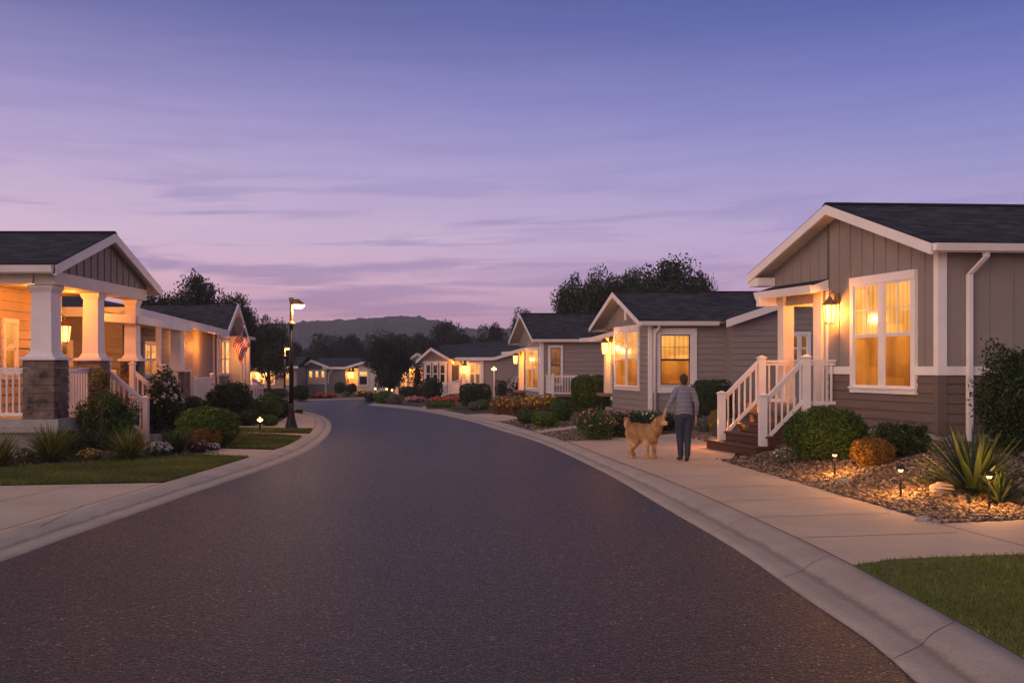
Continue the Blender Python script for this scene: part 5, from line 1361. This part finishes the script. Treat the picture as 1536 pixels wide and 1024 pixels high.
m = MB(); m.hexa([PP(q - .24, -.93, 1.682), PP(q + .24, -.93, 1.682), PP(q + .24, -.57, 1.682), PP(q - .24, -.57, 1.682), PP(q - .19, -.9, zc - .06), PP(q + .19, -.9, zc - .06), PP(q + .19, -.6, zc - .06), PP(q - .19, -.6, zc - .06)]); m.build('porch_column', 'white_paint', h9.root)
hw.box('porch_deck', 'foundation', c0, LW + .5, -1.1, -.02, .3, .5)
lamp(PP(6.6, -.6, 2.55), 50, h9.root, .08); lamp(PP(9.4, -.55, 2.5), 60, h9.root, .08)
a = [hw.spx(('g', -1.05), x)[0] for x in (290, 318)]
railing(h9.root, PP(a[0], -1.05, .55), PP(a[1], -1.05, .55), .85); newel(h9.root, PP(a[0], -1.05, .3), 1.15); newel(h9.root, PP(a[1], -1.05, .3), 1.2)
q, _ = hw.spx(('g', -1.05), 245); newel(h9.root, PP(q, -1.05, .3), 1.5, .14); q2, _ = hw.spx(('g', -1.05), 262); newel(h9.root, PP(q2, -1.05, .3), 1.25, .14)
railing(h9.root, PP(q, -1.05, .8), PP(q2, -1.05, .5), .85, n=7)
for xa, xb, mt in ((325.5, 328.5, 'lit_dim'), (331, 335, 'lit_curtain'), (337, 342, 'lit_far')):
    h9.winpx(G, xa, xb, 512, 560, 334, cols=1, trim=.09, muntin=None, mats=(mt, mt), rail=.45)
h9.wbox('gable_trim', 'cream_paint', G, .1, 2.6, 0, .06, 2.95, 3.1)
h9.wbox('porch_post', 'cream_paint', G, 2.45, 2.7, .0, .9, .3, 2.95)
hp = h9.box('porch_ceiling', 'cream_paint', 2.3, La9, -.9, 0, 2.95, 3.08)
q3, _ = h9.spx(('g', -.9), 349)
railing(h9.root, P(2.7, -1.0, .4), P(3.9, -1.3, .1), .85, n=7)
lq, ly = h9.spx(G, 339); lamp(P(lq, -.6, pZ(528, ly)), 14, h9.root, .08)

# ------------------------------------------------------------------ street lamps
def street_lamp(Xp, Yp, label):
    z0 = g(Yp); t = empty('street_lamp', (Xp, Yp, z0), label, 'street lamp', 'street lamps left of the road')
    m = MB(); W = lambda z: Vector((Xp, Yp, z0 + z))
    m.tube([W(0), W(.05), W(.06), W(.12), W(.30), W(.52), W(.75)], [.23, .23, .19, .17, .12, .085, .07], 12); m.build('base', 'black_metal', t, smooth=True)
    m = MB(); m.tube([W(.74), W(2.95)], [.068, .05], 12); m.build('pole', 'black_metal', t, smooth=True)
    m = MB(); m.tube([W(2.92), W(2.95), W(2.98), W(3.02), W(3.05)], [.05, .12, .12, .07, .05], 14); m.build('collar', 'bronze_metal', t, smooth=True)
    m = MB(); m.tube([W(3.04), W(3.62)], [.05, .042], 12); m.build('upper_pole', 'bronze_metal', t)
    m = MB(); cx_ = Xp + .2
    def rg(z, a, b_, n=16, dx=0): return [Vector((cx_ + dx + math.cos(k * 2 * math.pi / n) * a, Yp + math.sin(k * 2 * math.pi / n) * b_, z0 + z)) for k in range(n)]
    rings = [rg(3.50, .19, .13), rg(3.53, .17, .12), rg(3.62, .09, .08, dx=-.03), rg(3.66, .05, .05, dx=-.05)]
    for A, B in zip(rings, rings[1:]):
        for k in range(16): m.poly([A[k], A[(k + 1) % 16], B[(k + 1) % 16], B[k]])
    m.poly(rings[-1]); m.box(wp, Xp - .055, Xp + .055, Yp - .055, Yp + .055, z0 + 3.60, z0 + 3.70); m.bar((Xp, Yp, z0 + 3.63), (Xp + .16, Yp, z0 + 3.62), .05)
    m.build('lamp_head', 'bronze_metal', t)
    m = MB(); r1, r2, r3 = rg(3.495, .185, .125), rg(3.43, .15, .10), rg(3.385, .08, .06)
    for A, B in ((r1, r2), (r2, r3)):
        for k in range(16): m.poly([A[k], A[(k + 1) % 16], B[(k + 1) % 16], B[k]])
    m.poly(r3); m.build('lamp_lens', 'lamp_lens', t, smooth=True)
    lamp((cx_, Yp, z0 + 3.40), 110, t, .09, (1, .55, .22))
    return t
lx, ly = gp(437, 645); street_lamp(lx, ly, 'tall black street lamp with glowing hood standing in the left grass strip')
street_lamp(pX(427, 66), 66, 'smaller looking distant street lamp left of the near one, before the lit tree')

# ------------------------------------------------------------------ path lights
def path_light(cx, ytop, yb, label, on=True, w=9):
    z = 0
    for _ in range(8):
        Y = hit(cx, yb); X = pX(cx, Y); z = zg(X, Y)
    hh = pZ(ytop, Y) - z; r = max(.05, (w + 3.5) / 2 * Y / F)
    t = empty('path_light', (X, Y, z), label, 'path light', 'path lights in the gravel bed')
    m = MB(); m.tube([(X, Y, z - .05), (X, Y, z + hh - r * .9)], .014, 8); m.build('stake', 'black_metal', t)
    m = MB(); n = 14; prev = None
    for k in range(6):
        a = k / 5 * math.pi / 2; rr, z_ = r * math.cos(a) + .002, z + hh - r * .95 + r * .95 * math.sin(a)
        ring = [Vector((X + math.cos(j * 2 * math.pi / n) * rr, Y + math.sin(j * 2 * math.pi / n) * rr, z_)) for j in range(n)]
        if prev:
            for j in range(n): m.poly([prev[j], prev[(j + 1) % n], ring[(j + 1) % n], ring[j]])
        prev = ring
    m.poly(prev); m.build('cap', 'black_metal', t, smooth=True)
    m = MB(); zl = z + hh - r * .95; m.tube([(X, Y, zl - .035), (X, Y, zl - .002)], [r * .35, r * .6], 12); m.build('lamp_lens', 'lamp_lens', t)
    if on: lamp((X, Y, zl - .05), 60, t, .03, (1, .40, .085))
path_light(1252, 675, 714, 'leftmost dome path light, before the big boxwood bush')
path_light(1351, 697, 745, 'dark capped path light standing in the middle of the gravel', w=10)
path_light(1484, 706, 764, 'rightmost path light, before the small yucca', w=11)
def garden_light(cx, yt, yb, label, Y=None, mat='white_paint'):
    X, Y0 = gp(cx, yb); Y = Y or Y0; X = pX(cx, Y); z0 = g(Y); zt = pZ(yt, Y); s = (zt - z0)
    t = empty('garden_light', (X, Y, z0), label, 'garden light', 'three bulb garden lights')
    m = MB(); m.tube([(X, Y, z0), (X, Y, z0 + .08), (X, Y, zt - .1)], [.09, .03, .025], 8); m.build('post', mat, t)
    r = max(.03, 1.5 * Y / F)
    for dx, dz in ((-1.7, -.9), (1.7, -.9), (0, .6)):
        m = MB(); c = Vector((X + dx * r, Y, zt + dz * r)); m.bar((X, Y, zt - 2.6 * r), c - Vector((0, 0, r * .5)), .02)
        m.tube([c + Vector((0, 0, r * math.sin(a))) for a in (-1.5, -.8, 0, .8, 1.5)], [r * math.cos(a) for a in (-1.5, -.8, 0, .8, 1.5)], 10)
        m.build('bulb', 'lamp_lens', t, smooth=True)
    lamp((X, Y - .1, zt + r), 3.0, t, .03, (1, .7, .35))
garden_light(741, 552, 598, 'three bulb garden light on a white post before the fourth house wall', Y=50)
garden_light(390, 628, 648, 'short three bulb garden light in the left grass strip', mat='black_metal')
# small dots of light in the far beds
for k, (x, y, lab) in enumerate(((563, 583, 'tiny white bed light left of the far porch'), (580, 583.5, 'tiny bed light in the middle of the far bed'), (588, 585, 'tiny bed light right before the fifth house'))):
    Y = 70; t = tag(empty('bed_light', (pX(x, Y), Y, g(Y)), lab, 'bed light', 'tiny bed lights far away'))
    m = MB(); c = Vector((pX(x, Y), Y, pZ(y, Y))); m.tube([(c.x, Y, g(Y)), (c.x, Y, c.z)], .03, 6); m.build('stake', 'black_metal', t)
    m = MB(); m.tube([c + Vector((0, 0, .08 * math.sin(a))) for a in (-1.5, -.8, 0, .8, 1.5)], [.08 * math.cos(a) for a in (-1.5, -.8, 0, .8, 1.5)], 8); m.build('bulb', 'lamp_lens', t)

# ------------------------------------------------------------------ flag and pole
Yf = 35.0
fp = empty('flagpole', (pX(367, Yf), Yf, g(Yf)), 'white flagpole standing behind the dark spreading bush', 'flagpole')
m = MB(); X = pX(367, Yf); m.tube([(X, Yf, g(Yf)), (X, Yf, pZ(488, Yf))], [.05, .04], 10); m.build('pole', 'cream_paint', fp)
m = MB(); c = Vector((X, Yf, pZ(486.5, Yf))); m.tube([c + Vector((0, 0, .05 * math.sin(a))) for a in (-1.5, -.8, 0, .8, 1.5)], [.05 * math.cos(a) for a in (-1.5, -.8, 0, .8, 1.5)], 10); m.build('finial', 'bronze_metal', fp)
NU, NV = 40, 39
def fpt(u_, v_):
    """u along the fly, v down the hoist (0 top)"""
    x = 366.5 + v_ * 9.5 - u_ * 17 + 3 * u_ * v_ ; y = 490 + v_ * 26 + u_ * 29 + 2.0 * math.sin(u_ * 6 + v_ * 2)
    yy = Yf - .06 - .10 * math.sin(v_ * 9 + u_ * 3.0) - .05 * math.sin(u_ * 11)
    x += 1.2 * math.sin(v_ * 9 + u_ * 3)
    return Vector((pX(x, Yf), yy, pZ(y, Yf)))
V = [fpt(i / NU, j / NV) for j in range(NV + 1) for i in range(NU + 1)]; Fq = []; mi = []
for j in range(NV):
    for i in range(NU):
        Fq.append((j * (NU + 1) + i, j * (NU + 1) + i + 1, (j + 1) * (NU + 1) + i + 1, (j + 1) * (NU + 1) + i))
        mi.append(2 if (i < 16 and j < 21) else (0 if (j // 3) % 2 == 0 else 1))
me = bpy.data.meshes.new('flag'); off = V[0].copy(); me.from_pydata([tuple(v - off) for v in V], [], Fq)
for k in ('flag_red', 'flag_white', 'flag_blue'): me.materials.append(MATS[k])
me.polygons.foreach_set('material_index', mi); me.polygons.foreach_set('use_smooth', [True] * len(me.polygons))
fo = bpy.data.objects.new('flag', me); COL.objects.link(fo); fo.location = off; tag(fo, 'star spangled flag with red and white stripes drooping from its pole', 'flag')
so = fo.modifiers.new('s', 'SOLIDIFY'); so.thickness = .006
sm = MB()
for r_ in range(9):
    for c_ in range(6 if r_ % 2 == 0 else 5):
        u0 = (.033 + (c_ + (0 if r_ % 2 == 0 else .5)) * .066); v0 = (.03 + r_ * .058)
        c = fpt(u0, v0) + Vector((0, -.012, 0)); rr = .011
        sm.poly([c + Vector((math.cos(R(90 + 36 * k)) * (rr if k % 2 == 0 else rr * .45), 0, math.sin(R(90 + 36 * k)) * (rr if k % 2 == 0 else rr * .45))) for k in range(10)])
so_ = sm.build('stars', 'flag_white'); so_.data.transform(Matrix.Translation(-off)); so_.parent = fo
# second post beside it
m = MB(); X2 = pX(363, 34.5); m.tube([(X2, 34.5, g(34.5)), (X2, 34.5, pZ(545, 34.5))], .05, 8); tag(m.build('garden_post', 'cream_paint'), 'short pale post standing left beside the flagpole', 'post')

# ------------------------------------------------------------------ person and dog
def blob_mesh(name, chains, mat, parent, voxel, origin, rot=0, sm=6):
    """chains: list of lists of (x,y,z,rx,ry,rz) ; union of ellipsoids, voxel remeshed"""
    bm = bmesh.new(); Rz = Matrix.Rotation(rot, 4, 'Z')
    for ch in chains:
        if len(ch) == 1: seq = ch
        else:
            seq = []
            for a, b_ in zip(ch, ch[1:]):
                L = (Vector(a[:3]) - Vector(b_[:3])).length; r = min(min(a[3:]), min(b_[3:])); n = max(1, int(L / (r * .33)))
                seq += [tuple(a[k] + (b_[k] - a[k]) * t / n for k in range(6)) for t in range(n)]
            seq.append(ch[-1])
        for x, y, z, rx, ry, rz in seq:
            M = Matrix.Translation((x, y, z)) @ Matrix.Diagonal((rx, ry, rz, 1))
            bmesh.ops.create_icosphere(bm, subdivisions=2, radius=1, matrix=Rz @ M)
    me = bpy.data.meshes.new(name); bm.to_mesh(me); bm.free(); me.materials.append(MATS[mat])
    o = bpy.data.objects.new(name, me); COL.objects.link(o)
    md = o.modifiers.new('r', 'REMESH'); md.mode = 'VOXEL'; md.voxel_size = voxel; md.use_smooth_shade = True
    s = o.modifiers.new('s', 'SMOOTH'); s.factor = .5; s.iterations = sm
    if parent: o.parent = parent
    return o
def c_(x, y, z, r, ry=None, rz=None): return (x, y, z, r, ry or r, rz or r)
wx_, wy_ = gp(1026, 691.5)
wm = empty('person', (wx_, wy_, .004), 'person walking away in a striped jacket and dark jeans, one hand on the dog', 'person')
def hand(side, wx, wy, wz, dx):
    out = [[c_(wx, wy, wz, .026, .022), c_(wx + dx * .25, wy + .005, wz - .045, .030, .018), c_(wx + dx * .4, wy + .01, wz - .085, .028, .016)]]
    for k, (fy, L) in enumerate(((-.028, .062), (-.010, .072), (.008, .07), (.026, .056))):
        b0 = (wx + dx * .4, wy + .01 + fy, wz - .085)
        out.append([c_(*b0, .0095), c_(b0[0] + dx * .12 + side * .004, b0[1], b0[2] - L * .55, .0085), c_(b0[0] + dx * .1 - side * .012, b0[1], b0[2] - L, .0075)])
    out.append([c_(wx + dx * .2, wy - .02, wz - .035, .011), c_(wx + dx * .2 - side * .015, wy - .045, wz - .07, .0095), c_(wx + dx * .25 - side * .02, wy - .05, wz - .10, .0085)])
    return out
aL = [(-.185, 0, 1.33), (-.268, -.03, 1.10), (-.355, -.03, .955)]; aR = [(.185, 0, 1.33), (.242, -.03, 1.07), (.228, .03, .84)]
body = [[c_(0, 0, .88, .13, .095), c_(0, 0, 1.05, .115, .085), c_(0, 0, 1.25, .12, .08), c_(0, .01, 1.34, .10, .055), c_(0, .012, 1.42, .05), c_(0, .02, 1.47, .048)],
        [c_(0, .03, 1.535, .068, .085, .10), c_(0, .035, 1.50, .058, .075, .08)], [c_(0, .115, 1.515, .013, .02, .022)], [c_(-.07, .03, 1.52, .010, .018, .03)], [c_(.07, .03, 1.52, .010, .018, .03)],
        [c_(-.14, 0, 1.31, .045), c_(*aL[1], .036), c_(*aL[2], .024)], [c_(.14, 0, 1.31, .045), c_(*aR[1], .036), c_(*aR[2], .024)],
        [c_(-.075, 0, .86, .08), c_(-.068, .05, .47, .05), c_(-.045, .06, .08, .032)], [c_(.075, 0, .86, .08), c_(.062, -.0, .47, .05), c_(.042, -.10, .09, .032)]]
body += hand(-1, aL[2][0], aL[2][1], aL[2][2] - .03, -.06) + hand(1, aR[2][0], aR[2][1], aR[2][2] - .03, -.01)
blob_mesh('body', body, 'skin', wm, .006, None, sm=3)
blob_mesh('hair', [[c_(0, .012, 1.545, .082, .092, .098), c_(0, -.01, 1.50, .074, .07, .075), c_(0, -.015, 1.465, .055, .045, .04)], [c_(0, -.07, 1.55, .045, .03, .045)]], 'hair_dark', wm, .007, None)
blob_mesh('jacket', [[c_(0, 0, .86, .170, .125, .06), c_(0, 0, .98, .170, .125, .08), c_(0, 0, 1.10, .162, .118), c_(0, 0, 1.24, .168, .115), c_(0, .005, 1.34, .15, .085, .07), c_(0, .012, 1.40, .075, .065, .05)],
                     [c_(-.14, 0, 1.325, .066), c_(-.18, -.01, 1.26, .062), c_(-.262, -.03, 1.10, .05), c_(-.305, -.03, 1.02, .043)],
                     [c_(.14, 0, 1.325, .066), c_(.18, -.01, 1.26, .062), c_(.236, -.03, 1.07, .05), c_(.232, .015, .895, .042)]], 'striped_jacket', wm, .009, None, sm=5)
blob_mesh('trousers', [[c_(0, 0, .90, .162, .122, .08), c_(0, -.01, .83, .168, .135, .08)], [c_(-.082, -.005, .78, .098, .11, .1), c_(-.072, .04, .47, .072, .078), c_(-.05, .055, .12, .056, .064)], [c_(.082, -.01, .78, .098, .11, .1), c_(.066, -.005, .47, .072, .078), c_(.046, -.09, .13, .056, .064)]], 'denim', wm, .008, None, sm=4)
for s, (x, y, z, tilt) in (('l', (-.048, .06, .045, 0)), ('r', (.044, -.09, .06, .03))):
    sh = blob_mesh('shoe', [[c_(x, y - .02, z + .02, .042, .045, .045), c_(x, y + .05, z, .044, .05, .035), c_(x * 1.4, y + .14, z - .012 - tilt, .040, .05, .028)]], 'shoe_dark', wm, .007, None)

dog_x, dog_y = gp(966, 687.5); th = R(-36)
dg = empty('dog', (dog_x, dog_y, .004), 'golden long haired dog standing beside the person, head raised to the hand', 'dog')
def f6(f, s, z, r, a=None, b_=None):
    legs = z < .5 and r < .09
    return (f * .74, s * 1.12, z * .985, r * (1 if legs else .93), (a or r) * (1.05 if legs else 1.25), b_ or r)
dbody = [[f6(-.34, 0, .54, .11, .105, .12), f6(-.22, 0, .54, .13, .12, .135), f6(-.05, 0, .525, .13, .125, .14), f6(.12, 0, .50, .145, .135, .17), f6(.24, 0, .50, .14, .125, .17), f6(.32, 0, .57, .135, .115, .145), f6(.38, 0, .655, .12, .105, .115), f6(.44, 0, .735, .098, .088, .088)],
         [f6(.46, 0, .75, .098, .084, .082), f6(.53, 0, .725, .068, .056, .055), f6(.61, 0, .705, .052, .044, .042), f6(.645, 0, .70, .040, .038, .034)],
         [f6(.52, 0, .69, .055, .04, .025), f6(.61, 0, .672, .036, .03, .018)],
         [f6(-.40, 0, .60, .042), f6(-.47, 0, .63, .036), f6(-.50, 0, .68, .036), f6(-.49, 0, .735, .032)]]
for s in (-1, 1):
    dbody.append([f6(.42, s * .085, .78, .03, .014, .03), f6(.405, s * .098, .72, .042, .016, .05), f6(.41, s * .10, .67, .03, .014, .035)])
    fo_ = .035 * s; ho = -.04 * s
    dbody.append([f6(.22, s * .09, .44, .085, .06, .10), f6(.19 + fo_, s * .095, .32, .052), f6(.20 + fo_, s * .09, .17, .036), f6(.195 + fo_, s * .088, .07, .032), f6(.225 + fo_, s * .088, .032, .045, .038, .03)])
    dbody.append([f6(-.29, s * .075, .48, .12, .075, .13), f6(-.24 + ho, s * .09, .34, .085, .058, .09), f6(-.29 + ho, s * .088, .25, .055, .045, .06), f6(-.37 + ho, s * .085, .17, .036), f6(-.365 + ho, s * .085, .08, .031), f6(-.335 + ho, s * .085, .032, .046, .038, .03)])
db = blob_mesh('body', dbody, 'dog_skin', dg, .009, None, rot=th, sm=4)
for s in (-1, 1): blob_mesh('ear', [[f6(.425, s * .10, .78, .030, .014, .03), f6(.41, s * .115, .72, .046, .016, .055), f6(.415, s * .115, .665, .034, .014, .04)]], 'dog_ear', dg, .006, None, rot=th, sm=2)
blob_mesh('nose', [[f6(.69, 0, .708, .024, .020, .017)]], 'dog_nose', dg, .004, None, rot=th, sm=2)
for s in (-1, 1): blob_mesh('eye', [[f6(.545, s * .050, .765, .014)]], 'dog_nose', dg, .003, None, rot=th, sm=1)
# coat of combed strands
bpy.context.view_layer.update()
dgp = bpy.context.evaluated_depsgraph_get(); ev = db.evaluated_get(dgp); em = ev.to_mesh(); em.calc_loop_triangles()
nv = len(em.vertices); co = np.empty(nv * 3); em.vertices.foreach_get('co', co); co = co.reshape(-1, 3)
nt_ = len(em.loop_triangles); tri = np.empty(nt_ * 3, dtype=np.int32); em.loop_triangles.foreach_get('vertices', tri); tri = tri.reshape(-1, 3)
ev.to_mesh_clear()
A, B, C3 = co[tri[:, 0]], co[tri[:, 1]], co[tri[:, 2]]; nr = np.cross(B - A, C3 - A); ar = np.linalg.norm(nr, axis=1)
rng = np.random.default_rng(5); n = 22000
k = rng.choice(nt_, n, p=ar / ar.sum()); w1, w2 = rng.random(n), rng.random(n); fl_ = w1 + w2 > 1; w1[fl_], w2[fl_] = 1 - w1[fl_], 1 - w2[fl_]
p = A[k] + (B[k] - A[k]) * w1[:, None] + (C3[k] - A[k]) * w2[:, None]; nn = unit(nr[k])
fw = np.array([math.cos(th), math.sin(th), 0]); fcoord = p @ fw
keep = ~((fcoord > .39) & (p[:, 2] > .60)) & (p[:, 2] > .05)
p, nn, fcoord = p[keep], nn[keep], fcoord[keep]; n = len(p)
comb = unit(np.array([0, 0, -1.0]) * .8 - fw * .55 + rng.normal(0, .12, (n, 3)))
tailm = (fcoord < -.33); comb[tailm] = unit(np.array([0, 0, -.5]) - fw * .6 + rng.normal(0, .3, (tailm.sum(), 3)))
d = unit(comb - nn * (comb * nn).sum(1)[:, None] * .95 + nn * .2)
Ls = np.where(p[:, 2] > .34, .075, .03) * rng.uniform(.6, 1.3, n); Ls[tailm] *= .8; Ls[(p[:, 2] > .3) & (p[:, 2] < .45)] *= 1.25
Ls[(fcoord > .27)] *= .6
sd = unit(np.cross(d, nn)) * .0045
V = np.stack([p - sd, p + sd, p + d * Ls[:, None]], 1).reshape(-1, 3)
npmesh('coat', V, np.arange(n * 3).reshape(-1, 3), ['dog_fur'], v=np.clip(rng.normal(.30, .20, n) + .45 * ((p[:, 2] < .42) & (p[:, 2] > .2)) + .25 * (fcoord < -.27) + .2 * np.sin(fcoord * 37 + p[:, 2] * 23), 0, 1), parent=dg)

# ------------------------------------------------------------------ evening haze
HZD = .0006
m = bpy.data.materials.new('evening_haze'); m.use_nodes = True; MATS['evening_haze'] = m; nt = m.node_tree; nt.nodes.clear()
o_ = nt.nodes.new('ShaderNodeOutputMaterial'); pv = nt.nodes.new('ShaderNodeVolumePrincipled'); pv.inputs['Color'].default_value = (.80, .76, 1.0, 1); pv.inputs['Density'].default_value = HZD
nt.links.new(pv.outputs[0], o_.inputs['Volume'])
m = MB(); m.box(wp, -440, 480, -50, 620, -8, 36); tag(m.build('haze', 'evening_haze'), 'thin evening haze', 'haze', kind='stuff')
# ------------------------------------------------------------------ world, sun, camera
w = bpy.data.worlds.new('World'); SC.world = w; w.use_nodes = True; nt = w.node_tree; bg = nt.nodes['Background']
tc = nt.nodes.new('ShaderNodeTexCoord'); sp = nt.nodes.new('ShaderNodeSeparateXYZ'); nt.links.new(tc.outputs['Generated'], sp.inputs[0])
def M(op, a, b_=None, clamp=False):
    n = nt.nodes.new('ShaderNodeMath'); n.operation = op; n.use_clamp = clamp
    for i, v in enumerate((a, b_)):
        if v is None: continue
        if hasattr(v, 'links'): nt.links.new(v, n.inputs[i])
        else: n.inputs[i].default_value = v
    return n.outputs[0]
def lin(r, g_, b_): return tuple(((c / 255 + .055) / 1.055)**2.4 if c > 10 else c / 255 / 12.92 for c in (r, g_, b_))
z = sp.outputs['Z']
e = M('MULTIPLY', z, 2.0, True)     # 0..0.5 -> 0..1
skyL = ramp(nt, e, [(.0, lin(190, 140, 162)), (.09, lin(222, 170, 184)), (.17, lin(228, 184, 202)), (.27, lin(218, 190, 214)), (.40, lin(192, 174, 212)), (.53, lin(160, 150, 200)), (.68, lin(114, 116, 172)), (.82, lin(86, 97, 156)), (1, lin(72, 84, 148))])
skyR = ramp(nt, e, [(.0, lin(160, 126, 162)), (.09, lin(184, 150, 186)), (.17, lin(194, 166, 204)), (.27, lin(184, 168, 212)), (.40, lin(154, 152, 206)), (.53, lin(124, 130, 196)), (.68, lin(88, 103, 172)), (.82, lin(72, 90, 154)), (1, lin(66, 80, 148))])
az = M('ADD', M('MULTIPLY', sp.outputs['X'], 1.1), .5, True)
sky = mixc(nt, az, skyL, skyR)
# streaky clouds low in the sky
cmb = nt.nodes.new('ShaderNodeCombineXYZ'); nt.links.new(M('MULTIPLY', sp.outputs['X'], 3.2), cmb.inputs[0]); nt.links.new(M('MULTIPLY', sp.outputs['Y'], 1.0), cmb.inputs[1])
nt.links.new(M('ADD', M('MULTIPLY', z, 40.0), M('MULTIPLY', sp.outputs['X'], -1.2)), cmb.inputs[2])
cn1 = N(nt, 'ShaderNodeTexNoise', Scale=1.25, Detail=6, Roughness=.6, Distortion=.4); nt.links.new(cmb.outputs[0], cn1.inputs['Vector'])
cm_ = ramp(nt, cn1.outputs['Fac'], [(.49, (0, 0, 0)), (.60, (1, 1, 1))])
band_ = ramp(nt, z, [(.0, (.3, .3, .3)), (.07, (1, 1, 1)), (.15, (.9, .9, .9)), (.20, (.25, .25, .25)), (.30, (.12, .12, .12))])
leftw = M('ADD', M('MULTIPLY', sp.outputs['X'], -.8), .72, True)
cf = M('MULTIPLY', M('MULTIPLY', cm_, band_), M('MULTIPLY', leftw, .85))
cloudc = mixc(nt, 1.0, sky, (.56, .60, .78), 'MULTIPLY')
sky2 = mixc(nt, cf, sky, cloudc)
# soft large-scale variation
cn2 = N(nt, 'ShaderNodeTexNoise', Scale=2.2, Detail=4); nt.links.new(cmb.outputs[0], cn2.inputs['Vector'])
sky2 = mixc(nt, .30, sky2, ramp(nt, cn2.outputs['Fac'], [(.3, (.86, .88, .95)), (.7, (1.12, 1.06, 1.02))]), 'MULTIPLY')
# the bright afterglow low in the west, behind and left of the camera, and the sky dome outside the view
dot = nt.nodes.new('ShaderNodeVectorMath'); dot.operation = 'DOT_PRODUCT'; nt.links.new(tc.outputs['Generated'], dot.inputs[0]); dot.inputs[1].default_value = Vector((-.72, -.66, .2)).normalized()
gl = M('POWER', M('MULTIPLY', dot.outputs['Value'], 1.0, True), 3.0)
glow = mixc(nt, gl, (0, 0, 0), (1.75, 1.14, .66))
sky3 = mixc(nt, 1.0, sky2, glow, 'ADD')
up = M('MULTIPLY', M('SUBTRACT', z, .42, True), 2.2, True)
sky4 = mixc(nt, up, sky3, (.34, .32, .33))
# the Nishita twilight dome adds its faint blue
nsk = nt.nodes.new('ShaderNodeTexSky'); nsk.sky_type = 'NISHITA'; nsk.sun_disc = False; nsk.sun_elevation = R(3); nsk.sun_rotation = R(227)
sc_ = mixc(nt, 1.0, nsk.outputs['Color'], (.0022, .0022, .0022), 'MULTIPLY')
nt.links.new(mixc(nt, 1.0, sky4, sc_, 'ADD'), bg.inputs['Color']); bg.inputs['Strength'].default_value = 1.0
w.cycles.sampling_method = 'MANUAL'; w.cycles.sample_map_resolution = 512

sl = bpy.data.lights.new('sun', 'SUN'); sl.energy = .35; sl.angle = R(30); sl.color = (1, .72, .66)
so = bpy.data.objects.new('sun', sl); COL.objects.link(so)
so.rotation_euler = Vector((.70, .68, -.28)).to_track_quat('-Z', 'Y').to_euler()

cam = bpy.data.cameras.new('camera'); cam.lens = 36 * F / 1536; cam.sensor_width = 36; cam.clip_end = 3000
cam.shift_y = (HZ - 512) / 1536
co_ = bpy.data.objects.new('camera', cam); COL.objects.link(co_); co_.location = (0, 0, H); co_.rotation_euler = (R(90), 0, 0); SC.camera = co_
SC.view_settings.view_transform = 'Standard'; SC.view_settings.look = 'None'; SC.view_settings.exposure = 0; SC.view_settings.gamma = 1
SC.render.engine = 'CYCLES'; SC.cycles.use_denoising = True; SC.cycles.max_bounces = 6; SC.cycles.transparent_max_bounces = 8
SC.cycles.sample_clamp_indirect = 6; SC.cycles.volume_bounces = 0
for o in bpy.data.objects:
    if '_o' in o: del o['_o']
